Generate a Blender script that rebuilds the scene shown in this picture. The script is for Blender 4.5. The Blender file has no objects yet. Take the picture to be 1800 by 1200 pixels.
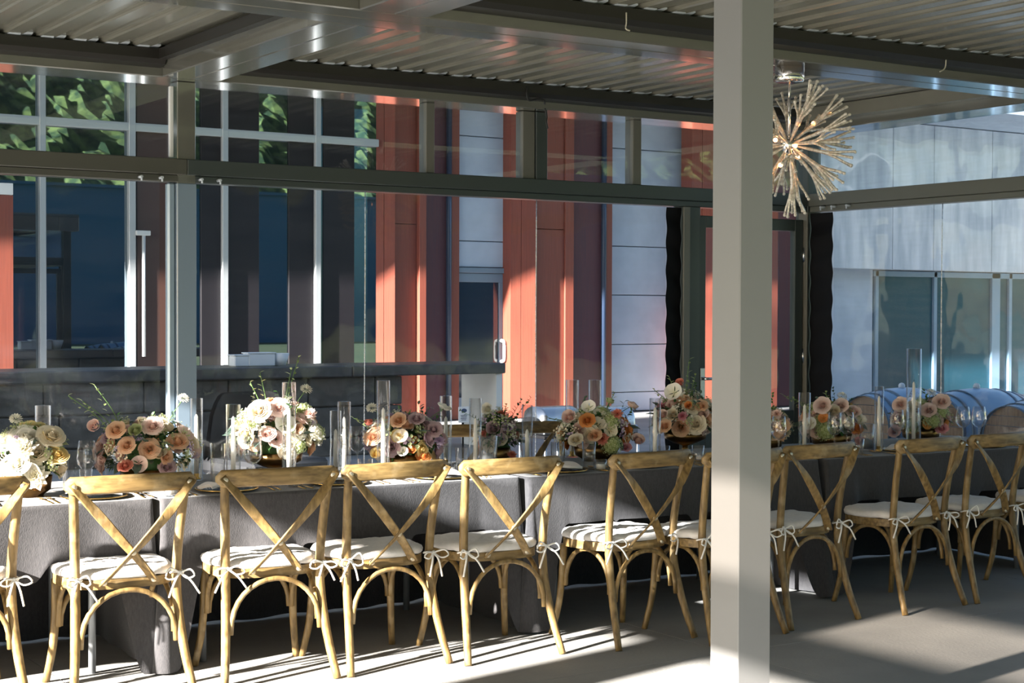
import bpy, math, random
from mathutils import Vector, Matrix
R = math.radians
random.seed(7)
scene = bpy.context.scene
COL = scene.collection

# ------------------------------------------------------------------ camera
F_PX, HZ_PITCH, ROLL = 2806.0, 0.0196, 0.003
YAW = R(32.8)
CAM = Vector((0, 0, 1.535))
_fh = Vector((math.sin(YAW), math.cos(YAW), 0))
_rh = Vector((math.cos(YAW), -math.sin(YAW), 0))
_F = (_fh * math.cos(HZ_PITCH) - Vector((0, 0, 1)) * math.sin(HZ_PITCH)).normalized()
_U = _rh.cross(_F)
_Rr = _rh * math.cos(ROLL) + _U * math.sin(ROLL)
_Ur = _Rr.cross(_F)
cam_data = bpy.data.cameras.new('camera')
cam_data.sensor_width = 36.0
cam_data.lens = F_PX / 1800 * 36.0
cam_data.clip_end = 1000
cam_data.dof.use_dof = True
cam_data.dof.focus_distance = 7.0
cam_data.dof.aperture_fstop = 22.0
cam = bpy.data.objects.new('camera', cam_data)
COL.objects.link(cam)
m3 = Matrix((_Rr, _Ur, -_F)).transposed()
cam.matrix_world = Matrix.Translation(CAM) @ m3.to_4x4()
scene.camera = cam

def ray(px, py):
    return (_F + _Rr * ((px - 900) / F_PX) + _Ur * ((600 - py) / F_PX))
def atY(px, py, Y):
    d = ray(px, py)
    return CAM + d * (Y / d.y)
def atX(px, py, X):
    d = ray(px, py)
    return CAM + d * (X / d.x)
def atZ(px, py, Z):
    d = ray(px, py)
    return CAM + d * ((Z - CAM.z) / d.z)
def XY(px, Y):
    return atY(px, 600, Y).x

# ------------------------------------------------------------------ sky, sun, exposure
SUN_DIR = Vector((1.0, 0.20, -0.374)).normalized()
world = bpy.data.worlds.new('sky'); scene.world = world
world.use_nodes = True
wn = world.node_tree
bg = wn.nodes['Background']
sky = wn.nodes.new('ShaderNodeTexSky')
sky.sky_type = 'NISHITA'
sky.sun_disc = False
sky.sun_elevation = R(20.1)
sky.sun_rotation = R(258.7)
sky.air_density = 1.2; sky.dust_density = 1.0; sky.ozone_density = 1.6
wn.links.new(sky.outputs[0], bg.inputs[0])
bg.inputs[1].default_value = 0.175
sun_d = bpy.data.lights.new('sun', 'SUN')
sun_d.energy = 34.0
sun_d.angle = R(0.9)
sun_d.color = (1.0, 0.92, 0.83)
sun = bpy.data.objects.new('sun', sun_d); COL.objects.link(sun)
sun.rotation_euler = SUN_DIR.to_track_quat('-Z', 'Y').to_euler()
sun.location = (-20, -6, 12)
scene.view_settings.view_transform = 'Standard'
scene.view_settings.look = 'None'
scene.view_settings.gamma = 1.0
scene.view_settings.exposure = 0.5
scene.view_settings.use_curve_mapping = False
scene.cycles.transparent_max_bounces = 32
scene.cycles.max_bounces = 10
scene.cycles.diffuse_bounces = 5

# ------------------------------------------------------------------ materials
MATS = {}
def nodes_of(name):
    m = bpy.data.materials.new(name); m.use_nodes = True
    nt = m.node_tree
    b = nt.nodes.get('Principled BSDF')
    return m, nt, b
def mat(name, col, rough=0.5, metal=0.0, col2=None, scale=8.0, stretch=None, bump=0.0, bscale=None, spec=0.5, detail=6.0, lo=0.35, hi=0.65, rvar=0.0, sheen=0.0, coat=0.0):
    if name in MATS: return MATS[name]
    m, nt, b = nodes_of(name)
    b.inputs['Roughness'].default_value = rough
    b.inputs['Metallic'].default_value = metal
    b.inputs['Specular IOR Level'].default_value = spec
    if sheen: b.inputs['Sheen Weight'].default_value = sheen
    if coat:
        b.inputs['Coat Weight'].default_value = coat; b.inputs['Coat Roughness'].default_value = 0.08
    b.inputs['Base Color'].default_value = (*col, 1)
    if col2 is not None or bump or rvar:
        tc = nt.nodes.new('ShaderNodeTexCoord')
        mp = nt.nodes.new('ShaderNodeMapping')
        if stretch: mp.inputs['Scale'].default_value = stretch
        nt.links.new(tc.outputs['Object'], mp.inputs[0])
        no = nt.nodes.new('ShaderNodeTexNoise')
        no.inputs['Scale'].default_value = scale; no.inputs['Detail'].default_value = detail
        nt.links.new(mp.outputs[0], no.inputs['Vector'])
        if col2 is not None:
            r = nt.nodes.new('ShaderNodeValToRGB')
            r.color_ramp.elements[0].position = lo; r.color_ramp.elements[0].color = (*col, 1)
            r.color_ramp.elements[1].position = hi; r.color_ramp.elements[1].color = (*col2, 1)
            nt.links.new(no.outputs[0], r.inputs[0]); nt.links.new(r.outputs[0], b.inputs['Base Color'])
        if rvar:
            mr = nt.nodes.new('ShaderNodeMapRange')
            mr.inputs[3].default_value = max(0.02, rough - rvar); mr.inputs[4].default_value = rough + rvar
            nt.links.new(no.outputs[0], mr.inputs[0]); nt.links.new(mr.outputs[0], b.inputs['Roughness'])
        if bump:
            n2 = no
            if bscale:
                n2 = nt.nodes.new('ShaderNodeTexNoise'); n2.inputs['Scale'].default_value = bscale; n2.inputs['Detail'].default_value = 4
                nt.links.new(mp.outputs[0], n2.inputs['Vector'])
            bp = nt.nodes.new('ShaderNodeBump'); bp.inputs['Strength'].default_value = bump; bp.inputs['Distance'].default_value = 0.02
            nt.links.new(n2.outputs[0], bp.inputs['Height']); nt.links.new(bp.outputs[0], b.inputs['Normal'])
    MATS[name] = m
    return m
def emit(name, col, strength):
    m = bpy.data.materials.new(name); m.use_nodes = True
    nt = m.node_tree; nt.nodes.clear()
    o = nt.nodes.new('ShaderNodeOutputMaterial'); e = nt.nodes.new('ShaderNodeEmission')
    e.inputs[0].default_value = (*col, 1); e.inputs[1].default_value = strength
    nt.links.new(e.outputs[0], o.inputs[0]); MATS[name] = m
    return m
def thin_glass(name, tint=(0.95, 0.97, 0.98), rough=0.01, base=0.05, edge=0.55, power=3.0, haze=0.0, hazecol=(0.8, 0.88, 1.0), bump=0.0, bscale=3.0, stretch=None, gcol=(1, 1, 1)):
    """clear sheet: see-through with a mirror reflection that grows towards grazing angles"""
    m = bpy.data.materials.new(name); m.use_nodes = True
    nt = m.node_tree; nt.nodes.clear()
    L = nt.links.new
    o = nt.nodes.new('ShaderNodeOutputMaterial')
    t = nt.nodes.new('ShaderNodeBsdfTransparent'); t.inputs[0].default_value = (*tint, 1)
    g = nt.nodes.new('ShaderNodeBsdfGlossy'); g.inputs['Roughness'].default_value = rough; g.inputs[0].default_value = (*gcol, 1)
    lw = nt.nodes.new('ShaderNodeLayerWeight'); lw.inputs[0].default_value = 0.5
    pw = nt.nodes.new('ShaderNodeMath'); pw.operation = 'POWER'; pw.inputs[1].default_value = power
    mr = nt.nodes.new('ShaderNodeMapRange'); mr.inputs[3].default_value = base; mr.inputs[4].default_value = edge
    L(lw.outputs['Facing'], pw.inputs[0]); L(pw.outputs[0], mr.inputs[0])
    mx = nt.nodes.new('ShaderNodeMixShader')
    L(mr.outputs[0], mx.inputs[0]); L(t.outputs[0], mx.inputs[1]); L(g.outputs[0], mx.inputs[2])
    out = mx
    if haze:
        d = nt.nodes.new('ShaderNodeBsdfDiffuse'); d.inputs[0].default_value = (*hazecol, 1)
        m2 = nt.nodes.new('ShaderNodeMixShader'); m2.inputs[0].default_value = haze
        L(mx.outputs[0], m2.inputs[1]); L(d.outputs[0], m2.inputs[2]); out = m2
        tc = nt.nodes.new('ShaderNodeTexCoord'); mp = nt.nodes.new('ShaderNodeMapping'); mp.inputs['Scale'].default_value = (0.5, 0.5, 7)
        no = nt.nodes.new('ShaderNodeTexNoise'); no.inputs['Scale'].default_value = 5; no.inputs['Detail'].default_value = 8
        L(tc.outputs['Object'], mp.inputs[0]); L(mp.outputs[0], no.inputs['Vector'])
        mh = nt.nodes.new('ShaderNodeMapRange'); mh.inputs[1].default_value = 0.35; mh.inputs[2].default_value = 0.75; mh.inputs[3].default_value = haze * 0.4; mh.inputs[4].default_value = haze * 2.0
        L(no.outputs[0], mh.inputs[0]); L(mh.outputs[0], m2.inputs[0])
    if bump:
        tc = nt.nodes.new('ShaderNodeTexCoord'); mp = nt.nodes.new('ShaderNodeMapping')
        if stretch: mp.inputs['Scale'].default_value = stretch
        no = nt.nodes.new('ShaderNodeTexNoise'); no.inputs['Scale'].default_value = bscale; no.inputs['Detail'].default_value = 2
        bp = nt.nodes.new('ShaderNodeBump'); bp.inputs['Strength'].default_value = bump; bp.inputs['Distance'].default_value = 0.05
        L(tc.outputs['Object'], mp.inputs[0]); L(mp.outputs[0], no.inputs['Vector']); L(no.outputs[0], bp.inputs['Height']); L(bp.outputs[0], g.inputs['Normal'])
    L(out.outputs[0], o.inputs[0]); MATS[name] = m
    return m

ALU = mat('taupe powder coated aluminium', (0.120, 0.117, 0.098), 0.14, 0.0, spec=0.8, coat=1.0)
ALUM = mat('matte taupe aluminium', (0.135, 0.13, 0.108), 0.42, spec=0.5)
RAILM = mat('dark taupe rail', (0.070, 0.068, 0.055), 0.4, spec=0.5)
ALUP = mat('pale grey painted post', (0.195, 0.197, 0.197), 0.28, spec=0.5)
SLAT = mat('louver enamel', (0.185, 0.178, 0.142), 0.20, col2=(0.155, 0.15, 0.12), scale=2.0, spec=0.7)
DARKALU = mat('dark green grey aluminium', (0.045, 0.055, 0.052), 0.32, spec=0.5)
GUT = mat('gutter dark brown', (0.020, 0.018, 0.015), 0.35)
CLIPM = mat('white plastic clip', (0.50, 0.54, 0.58), 0.3)
CONC_FLOOR = mat('poured concrete floor', (0.345, 0.345, 0.335), 0.75, col2=(0.255, 0.258, 0.255), scale=1.4, bump=0.12, bscale=60, detail=10)
GROUND = mat('paved ground', (0.34, 0.32, 0.29), 0.8, col2=(0.28, 0.27, 0.24), scale=0.6)
GRASS = mat('added dark lawn', (0.05, 0.075, 0.025), 0.9, col2=(0.09, 0.105, 0.04), scale=0.3)  # dark lawn added out of view to lower the bounce light
HILL = mat('wooded hillside', (0.018, 0.05, 0.014), 0.9, col2=(0.15, 0.20, 0.05), scale=0.75, detail=14, lo=0.42, hi=0.60, bump=1.0, bscale=1.6)
BLUEBLD = mat('blue grey metal siding', (0.035, 0.13, 0.25), 0.6)
CONC = mat('precast concrete', (0.46, 0.53, 0.64), 0.8, col2=(0.40, 0.465, 0.57), scale=3.0, bump=0.08, bscale=40, detail=9)  # bluish cast of the outdoor shade is mixed into this base colour
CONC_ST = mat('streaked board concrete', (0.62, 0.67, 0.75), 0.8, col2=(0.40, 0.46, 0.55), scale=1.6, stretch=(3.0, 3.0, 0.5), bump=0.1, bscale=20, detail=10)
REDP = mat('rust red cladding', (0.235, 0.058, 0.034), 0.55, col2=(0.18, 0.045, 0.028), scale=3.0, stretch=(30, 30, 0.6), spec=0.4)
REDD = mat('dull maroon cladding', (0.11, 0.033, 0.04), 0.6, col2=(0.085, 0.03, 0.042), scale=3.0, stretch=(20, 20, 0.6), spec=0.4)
PIPE = mat('dark blue downpipe paint', (0.02, 0.035, 0.07), 0.4)
FRAMEW = mat('silver window frame', (0.42, 0.44, 0.45), 0.4, metal=0.3)
DOORP = mat('blue grey door paint', (0.16, 0.22, 0.29), 0.45)
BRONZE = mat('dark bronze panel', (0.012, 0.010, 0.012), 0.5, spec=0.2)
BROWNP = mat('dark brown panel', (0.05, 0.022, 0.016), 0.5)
INT = mat('unlit interior black', (0.02, 0.02, 0.024), 0.9)  # near black colour stands in for the darkness of the unlit room
STONE = mat('grey stone block', (0.11, 0.105, 0.095), 0.85, col2=(0.07, 0.066, 0.06), scale=6, bump=0.5, bscale=25, detail=10)
STONET = mat('dark stone counter', (0.045, 0.045, 0.048), 0.45, col2=(0.09, 0.09, 0.09), scale=9, detail=10, lo=0.5, hi=0.8)
WHITEP = mat('white paint', (0.72, 0.72, 0.70), 0.45)
STEEL = mat('brushed stainless steel', (0.62, 0.63, 0.65), 0.25, metal=1.0)
CHROME = mat('polished chrome', (0.80, 0.78, 0.76), 0.08, metal=1.0)
GOLD = mat('brushed gold', (0.72, 0.47, 0.16), 0.26, metal=1.0)
BRASSB = mat('aged brass bowl', (0.34, 0.20, 0.07), 0.3, metal=1.0, col2=(0.20, 0.11, 0.05), scale=14)
RIVET = mat('pale metal rivet', (0.62, 0.55, 0.42), 0.35, metal=0.8)
WOODM = None
def wood(name, a, b, c, st=(26, 26, 3.2)):
    m, nt, bs = nodes_of(name)
    L = nt.links.new
    tc = nt.nodes.new('ShaderNodeTexCoord'); mp = nt.nodes.new('ShaderNodeMapping'); mp.inputs['Scale'].default_value = st
    oi = nt.nodes.new('ShaderNodeObjectInfo')
    ad = nt.nodes.new('ShaderNodeVectorMath'); ad.operation = 'ADD'
    L(tc.outputs['Object'], ad.inputs[0]); L(oi.outputs['Random'], ad.inputs[1])
    L(ad.outputs[0], mp.inputs[0])
    n1 = nt.nodes.new('ShaderNodeTexNoise'); n1.inputs['Scale'].default_value = 2.2; n1.inputs['Detail'].default_value = 8
    L(mp.outputs[0], n1.inputs['Vector'])
    r1 = nt.nodes.new('ShaderNodeValToRGB')
    r1.color_ramp.elements[0].position = 0.33; r1.color_ramp.elements[0].color = (*a, 1)
    r1.color_ramp.elements[1].position = 0.66; r1.color_ramp.elements[1].color = (*b, 1)
    L(n1.outputs[0], r1.inputs[0])
    n2 = nt.nodes.new('ShaderNodeTexNoise'); n2.inputs['Scale'].default_value = 14; n2.inputs['Detail'].default_value = 6
    L(ad.outputs[0], n2.inputs['Vector'])
    r2 = nt.nodes.new('ShaderNodeValToRGB'); r2.color_ramp.elements[0].position = 0.54; r2.color_ramp.elements[1].position = 0.74
    L(n2.outputs[0], r2.inputs[0])
    mx = nt.nodes.new('ShaderNodeMix'); mx.data_type = 'RGBA'; mx.inputs[7].default_value = (*c, 1)
    sc = nt.nodes.new('ShaderNodeMath'); sc.operation = 'MULTIPLY'; sc.inputs[1].default_value = 0.55
    L(r2.outputs[0], sc.inputs[0]); L(sc.outputs[0], mx.inputs[0]); L(r1.outputs[0], mx.inputs[6]); L(mx.outputs[2], bs.inputs['Base Color'])
    bp = nt.nodes.new('ShaderNodeBump'); bp.inputs['Strength'].default_value = 0.25; bp.inputs['Distance'].default_value = 0.004
    L(n1.outputs[0], bp.inputs['Height']); L(bp.outputs[0], bs.inputs['Normal'])
    bs.inputs['Roughness'].default_value = 0.5
    return m
WOOD = wood('weathered oak', (0.110, 0.067, 0.021), (0.275, 0.178, 0.064), (0.42, 0.32, 0.175))
WOODH = wood('weathered oak along the rail', (0.110, 0.067, 0.021), (0.275, 0.178, 0.064), (0.42, 0.32, 0.175), (3.2, 26, 26))
BARRELW = wood('barrel oak', (0.16, 0.085, 0.04), (0.27, 0.16, 0.085), (0.33, 0.22, 0.13))
CUSH = mat('off white cotton', (0.74, 0.71, 0.68), 0.9, col2=(0.68, 0.65, 0.62), scale=40, bump=0.15, bscale=180, sheen=0.2)
TIE = mat('white cotton cord', (0.76, 0.74, 0.70), 0.9)
CLOTH = mat('charcoal linen', (0.035, 0.035, 0.039), 0.95, col2=(0.049, 0.048, 0.052), scale=120, stretch=(1, 1, 0.35), bump=0.2, bscale=300, sheen=0.25)
NAPKIN = mat('white linen napkin', (0.76, 0.73, 0.72), 0.9)
PLATE = mat('black stoneware plate', (0.03, 0.028, 0.028), 0.25)
LEGM = mat('grey steel table leg', (0.30, 0.32, 0.34), 0.4, metal=0.5)
WAX = mat('ivory wax', (0.85, 0.82, 0.76), 0.45)
GREYWAX = mat('grey wax', (0.23, 0.25, 0.27), 0.5)
TABW = mat('plywood table top', (0.35, 0.25, 0.15), 0.6)
BARRELB = mat('blue wrapped barrel side', (0.16, 0.30, 0.48), 0.28, col2=(0.24, 0.40, 0.58), scale=4, spec=0.8)
HOOP = mat('galvanised hoop', (0.12, 0.17, 0.23), 0.4, metal=0.7)
BLACKF = mat('black mesh fabric', (0.005, 0.005, 0.006), 0.7, spec=0.15)
CABLE = mat('black cable', (0.01, 0.01, 0.01), 0.5)
CABLEW = mat('beige cable', (0.5, 0.46, 0.36), 0.5)
DARKCH = mat('dark woven seat', (0.02, 0.02, 0.022), 0.6)
CARD = mat('white card', (0.70, 0.73, 0.76), 0.6)
INK = mat('navy ink', (0.03, 0.06, 0.14), 0.6)
VINYL = thin_glass('clear vinyl curtain', (0.88, 0.92, 0.96), 0.03, 0.035, 0.55, 3.4, haze=0.012, bump=0.35, bscale=1.6, stretch=(1, 1, 0.6))
VINYLR = thin_glass('rippled clear vinyl', (0.86, 0.92, 0.97), 0.04, 0.05, 0.5, 3.0, haze=0.03, bump=0.35, bscale=2.2, stretch=(1, 1, 0.7))
PANE = thin_glass('transom glass', (0.90, 0.93, 0.96), 0.01, 0.04, 0.6, 3.2, haze=0.008)
DIMFILM = thin_glass('sun dimming film', (0.52, 0.50, 0.48), 0.15, 0.05, 0.4, 3.0)  # tinted sheet added in the unseen west transom to dim the sun patch
WGLASS = thin_glass('dark window glass', (0.20, 0.30, 0.36), 0.01, 0.28, 0.85, 2.5, gcol=(0.75, 0.9, 1.0))
GLASS = thin_glass('clear table glass', (0.985, 0.988, 0.99), 0.012, 0.05, 0.95, 2.6)
SEAM = thin_glass('welded vinyl seam', (0.6, 0.65, 0.7), 0.2, 0.25, 0.6, 2.0, haze=0.2)
CRYSTAL = thin_glass('champagne crystal', (0.82, 0.78, 0.70), 0.10, 0.22, 0.95, 1.6, haze=0.42, hazecol=(0.88, 0.83, 0.72), gcol=(1, 0.96, 0.9))
BULB = emit('warm bulb', (1.0, 0.42, 0.16), 9.0)
BULB2 = emit('warm interior bulb', (1.0, 0.5, 0.2), 5.0)
FLAME_OFF = None

# ------------------------------------------------------------------ mesh builder
def cat(pts, n=4):
    """Catmull-Rom through pts"""
    P = [Vector(p) for p in pts]
    Q = [P[0] * 2 - P[1]] + P + [P[-1] * 2 - P[-2]]
    out = []
    for i in range(1, len(Q) - 2):
        for k in range(n):
            t = k / n
            a, b, c, d = Q[i - 1], Q[i], Q[i + 1], Q[i + 2]
            out.append(0.5 * ((2 * b) + (c - a) * t + (2 * a - 5 * b + 4 * c - d) * t * t + (3 * b - a - 3 * c + d) * t ** 3))
    out.append(P[-1])
    return out

class MB:
    def __init__(s): s.v = []; s.f = []; s.sm = []; s.a = []
    def add(s, vs, fs, smooth=False, att=None):
        o = len(s.v)
        s.v += [tuple(x) for x in vs]
        s.f += [tuple(i + o for i in f) for f in fs]
        s.sm += [smooth] * len(fs)
        s.a += (att if att is not None else [0.0] * len(vs))
        return s
    def box(s, x0, x1, y0, y1, z0, z1):
        vs = [(x, y, z) for z in (z0, z1) for y in (y0, y1) for x in (x0, x1)]
        return s.add(vs, [(0, 2, 3, 1), (4, 5, 7, 6), (0, 1, 5, 4), (2, 6, 7, 3), (0, 4, 6, 2), (1, 3, 7, 5)])
    def bbox(s, x0, x1, y0, y1, z0, z1, b=0.006):
        """box with chamfered edges"""
        xs = [(x0, x0 + b), (x1, x1 - b)]; ys = [(y0, y0 + b), (y1, y1 - b)]; zs = [(z0, z0 + b), (z1, z1 - b)]
        vs = []; idx = {}
        for i in (0, 1):
            for j in (0, 1):
                for k in (0, 1):
                    for ax in range(3):
                        p = [xs[i][1], ys[j][1], zs[k][1]]
                        p[ax] = (xs[i], ys[j], zs[k])[ax][0]
                        idx[(i, j, k, ax)] = len(vs); vs.append(tuple(p))
        fs = []
        def q(ax, sgn):
            o = [a for a in range(3) if a != ax]
            r = []
            for (u, w) in ((0, 0), (1, 0), (1, 1), (0, 1)):
                c = [0, 0, 0]; c[ax] = sgn; c[o[0]] = u; c[o[1]] = w
                r.append(idx[(c[0], c[1], c[2], ax)])
            flip = (ax == 1)
            if (sgn == 0) != flip: r = r[::-1]
            fs.append(tuple(r))
        for ax in range(3): q(ax, 0); q(ax, 1)
        cen = Vector(((x0 + x1) / 2, (y0 + y1) / 2, (z0 + z1) / 2))
        for ax in range(3):
            o = [a for a in range(3) if a != ax]
            for u in (0, 1):
                for w in (0, 1):
                    r = []
                    for e in (0, 1):
                        c = [0, 0, 0]; c[ax] = e; c[o[0]] = u; c[o[1]] = w
                        r.append([idx[(c[0], c[1], c[2], o[0])], idx[(c[0], c[1], c[2], o[1])]])
                    fs.append((r[0][0], r[1][0], r[1][1], r[0][1]))
        for i in (0, 1):
            for j in (0, 1):
                for k in (0, 1):
                    fs.append((idx[(i, j, k, 0)], idx[(i, j, k, 1)], idx[(i, j, k, 2)]))
        out = []
        for f in fs:
            a, b_, c = (Vector(vs[f[0]]), Vector(vs[f[1]]), Vector(vs[f[2]]))
            n = (b_ - a).cross(c - a); m = sum((Vector(vs[i]) for i in f), Vector()) / len(f)
            out.append(f if n.dot(m - cen) > 0 else f[::-1])
        return s.add(vs, out)
    def sweep(s, path, prof, up=(0, 0, 1), scale=None, closed=False, smooth=True, caps=True):
        P = [Vector(p) for p in path]; n = len(P); k = len(prof); up = Vector(up)
        vs = []
        for i, p in enumerate(P):
            if closed: t = P[(i + 1) % n] - P[i - 1]
            else: t = P[min(i + 1, n - 1)] - P[max(i - 1, 0)]
            t.normalize()
            sd = t.cross(up)
            if sd.length < 1e-4: sd = t.cross(Vector((0, 1, 0)) if abs(t.y) < 0.9 else Vector((1, 0, 0)))
            sd.normalize(); u2 = sd.cross(t)
            sc = scale[i] if scale else 1.0
            if not isinstance(sc, tuple): sc = (sc, sc)
            for (a, b) in prof: vs.append(p + sd * a * sc[0] + u2 * b * sc[1])
        fs = []
        for i in range(n if closed else n - 1):
            j = (i + 1) % n
            for q in range(k):
                r = (q + 1) % k
                fs.append((i * k + q, i * k + r, j * k + r, j * k + q))
        s.add(vs, fs, smooth)
        if caps and not closed:
            o = len(s.v) - len(vs)
            s.f += [tuple(o + q for q in range(k))[::-1], tuple(o + (n - 1) * k + q for q in range(k))]; s.sm += [False, False]
        return s
    def tube(s, path, r, n=8, caps=True):
        prof = [(math.cos(2 * math.pi * i / n), math.sin(2 * math.pi * i / n)) for i in range(n)]
        sc = r if isinstance(r, (list, tuple)) else [r] * len(path)
        return s.sweep(path, prof, (0.03, 0.05, 1), [(x, x) for x in sc], caps=caps)
    def cyl(s, a, b, r, n=12): return s.tube([a, b], r, n)
    def lathe(s, prof, n=16, c=(0, 0, 0), smooth=True, rib=None):
        vs = []
        for (r, z) in prof:
            for i in range(n):
                a = 2 * math.pi * i / n
                rr = r * (1 + (rib if (rib and i % 2) else 0))
                vs.append((c[0] + rr * math.cos(a), c[1] + rr * math.sin(a), c[2] + z))
        fs = []
        for j in range(len(prof) - 1):
            for i in range(n):
                k = (i + 1) % n
                fs.append((j * n + i, j * n + k, (j + 1) * n + k, (j + 1) * n + i))
        return s.add(vs, fs, smooth)
    def ball(s, c, r, n=8, m=5):
        prof = [(max(1e-4, r * math.sin(math.pi * j / m)), -r * math.cos(math.pi * j / m)) for j in range(m + 1)]
        return s.lathe(prof, n, c)
    def prism(s, poly, z0, z1, smooth=False):
        n = len(poly)
        vs = [(x, y, z0) for x, y in poly] + [(x, y, z1) for x, y in poly]
        fs = [(i, (i + 1) % n, n + (i + 1) % n, n + i) for i in range(n)]
        s.add(vs, fs, smooth)
        o = len(s.v) - 2 * n
        s.f += [tuple(o + i for i in range(n))[::-1], tuple(o + n + i for i in range(n))]; s.sm += [False, False]
        return s
    def grid(s, fn, nu, nv, smooth=True, att=None):
        vs = [fn(i / nu, j / nv) for j in range(nv + 1) for i in range(nu + 1)]
        fs = [(j * (nu + 1) + i, j * (nu + 1) + i + 1, (j + 1) * (nu + 1) + i + 1, (j + 1) * (nu + 1) + i) for j in range(nv) for i in range(nu)]
        at = [att(i / nu, j / nv) for j in range(nv + 1) for i in range(nu + 1)] if att else None
        return s.add(vs, fs, smooth, at)
    def xform(s, M, start=0):
        for i in range(start, len(s.v)): s.v[i] = tuple(M @ Vector(s.v[i]))
        return s
    def mesh(s, name, m=None, attr=False):
        me = bpy.data.meshes.new(name)
        me.from_pydata(s.v, [], s.f)
        me.polygons.foreach_set('use_smooth', s.sm)
        if attr:
            a = me.attributes.new('tone', 'FLOAT', 'POINT'); a.data.foreach_set('value', s.a)
        if m: me.materials.append(m)
        me.update()
        return me
    def build(s, name, m, parent=None, loc=None, rot=None):
        return obj(name, s.mesh(name, m), parent, loc, rot)

def obj(name, me, parent=None, loc=None, rot=None, scale=None):
    o = bpy.data.objects.new(name, me); COL.objects.link(o)
    if parent: o.parent = parent
    if loc is not None: o.location = loc
    if rot is not None: o.rotation_euler = rot
    if scale is not None: o.scale = scale if isinstance(scale, (tuple, list)) else (scale,) * 3
    return o
def thing(name, label, category, loc=(0, 0, 0), rz=0, group=None):
    o = bpy.data.objects.new(name, None); COL.objects.link(o)
    o.empty_display_size = 0.1
    o.location = loc; o.rotation_euler = (0, 0, rz)
    o['label'] = label; o['category'] = category
    if group: o['group'] = group
    return o
def tag(o, label, category, group=None):
    o['label'] = label; o['category'] = category
    if group: o['group'] = group
    return o
def struct(o, label=None, category=None):
    o['kind'] = 'structure'
    if label: o['label'] = label
    if category: o['category'] = category
    return o
def sgroup(name, label, category, loc=(0, 0, 0)):
    o = thing(name, label, category, loc); o['kind'] = 'structure'
    return o
def copy_tree(root, loc=None, rz=None, label=None):
    r = root.copy(); COL.objects.link(r)
    if loc is not None: r.location = loc
    if rz is not None: r.rotation_euler = (0, 0, rz)
    if label: r['label'] = label
    for c in root.children:
        d = c.copy(); COL.objects.link(d); d.parent = r
        for g in c.children:
            e = g.copy(); COL.objects.link(e); e.parent = d
    return r

# ================================================================== STRUCTURE
WY = 9.45            # plane of the rear glazed wall
WX = 8.90            # plane of the side glazed wall
XW = -1.50           # open west end
ZC = 2.937           # underside of roof beams
MB0, MB1 = 2.317, 2.46   # transom rail
BX = 3.64            # roof beam towards the viewer
B2a, B2b = 6.70, 7.06    # roof beam along the table
# floor -------------------------------------------------------------
fl = sgroup('floor', 'grey poured concrete floor in large jointed slabs', 'floor')
MB().box(-14, 34, 0.25, 24, -0.3, -0.012).build('slab_base', CONC_FLOOR, fl)
jy = [0.25, 2.87, 5.475, 8.1, 10.7, 13.3, 15.9, 18.5]
jx = [-3.4, -0.7, 2.0, 4.7, 7.4, 10.1, 12.8, 15.5, 18.2]
for i in range(len(jx) - 1):
    for j in range(len(jy) - 1):
        MB().bbox(jx[i] + 0.002, jx[i + 1] - 0.002, jy[j] + 0.002, jy[j + 1] - 0.002, -0.012, 0.0, 0.0008).build('floor_slab', CONC_FLOOR, fl)
for a in [(-14, -3.4), (18.2, 34)]:
    for j in range(len(jy) - 1):
        MB().bbox(a[0] + 0.003, a[1] - 0.003, jy[j] + 0.003, jy[j + 1] - 0.003, -0.012, 0.0, 0.0008).build('floor_slab', CONC_FLOOR, fl)
g = MB(); g.box(-220, 260, -260, 160, -0.6, -0.31)
struct(g.build('ground', GRASS), 'wide added dark lawn around the terrace to cut bounce', 'ground')

# roof louvers --------------------------------------------------------
ceil = sgroup('ceiling', 'taupe louvered pergola roof with closed metal slats', 'ceiling')
PITCH = 0.19
prof = [(0.0, 0.026), (0.004, 0.006), (0.018, 0.0), (0.112, 0.002), (0.124, 0.010), (0.128, 0.016), (0.196, 0.020), (0.212, 0.026), (0.212, 0.036), (0.10, 0.048), (0.0, 0.040)]
def slat_mesh(y0, y1):
    b = MB(); n = len(prof)
    vs = [(x, y0, z) for x, z in prof] + [(x, y1, z) for x, z in prof]
    fs = [(i, n + i, n + (i + 1) % n, (i + 1) % n) for i in range(n)] + [tuple(range(n)), tuple(range(2 * n - 1, n - 1, -1))]
    b.add(vs, fs); return b.mesh('louver_slat', SLAT)
def clip_mesh(y):
    b = MB()
    b.add([(0.03, y - 0.09, -0.001), (0.095, y - 0.09, -0.001), (0.105, y - 0.012, -0.012), (0.02, y - 0.012, -0.012), (0.03, y - 0.09, 0.004), (0.095, y - 0.09, 0.004), (0.105, y - 0.012, 0.004), (0.02, y - 0.012, 0.004)],
          [(0, 1, 2, 3), (4, 7, 6, 5), (0, 4, 5, 1), (1, 5, 6, 2), (2, 6, 7, 3), (3, 7, 4, 0)])
    b.add([(0.11, y - 0.085, 0.006), (0.165, y - 0.085, 0.008), (0.165, y - 0.015, -0.004), (0.105, y - 0.015, -0.008), (0.11, y - 0.085, 0.014), (0.165, y - 0.085, 0.016), (0.165, y - 0.015, 0.012), (0.105, y - 0.015, 0.01)],
          [(0, 1, 2, 3), (4, 7, 6, 5), (0, 4, 5, 1), (1, 5, 6, 2), (2, 6, 7, 3), (3, 7, 4, 0)])
    b.cyl((0.062, y - 0.03, 0.0), (0.062, y - 0.03, -0.04), 0.006, 8)
    b.ball((0.062, y - 0.03, -0.042), 0.009, 6, 4)
    return b.mesh('pivot_clip', CLIPM)
ZS = 3.098
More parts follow.
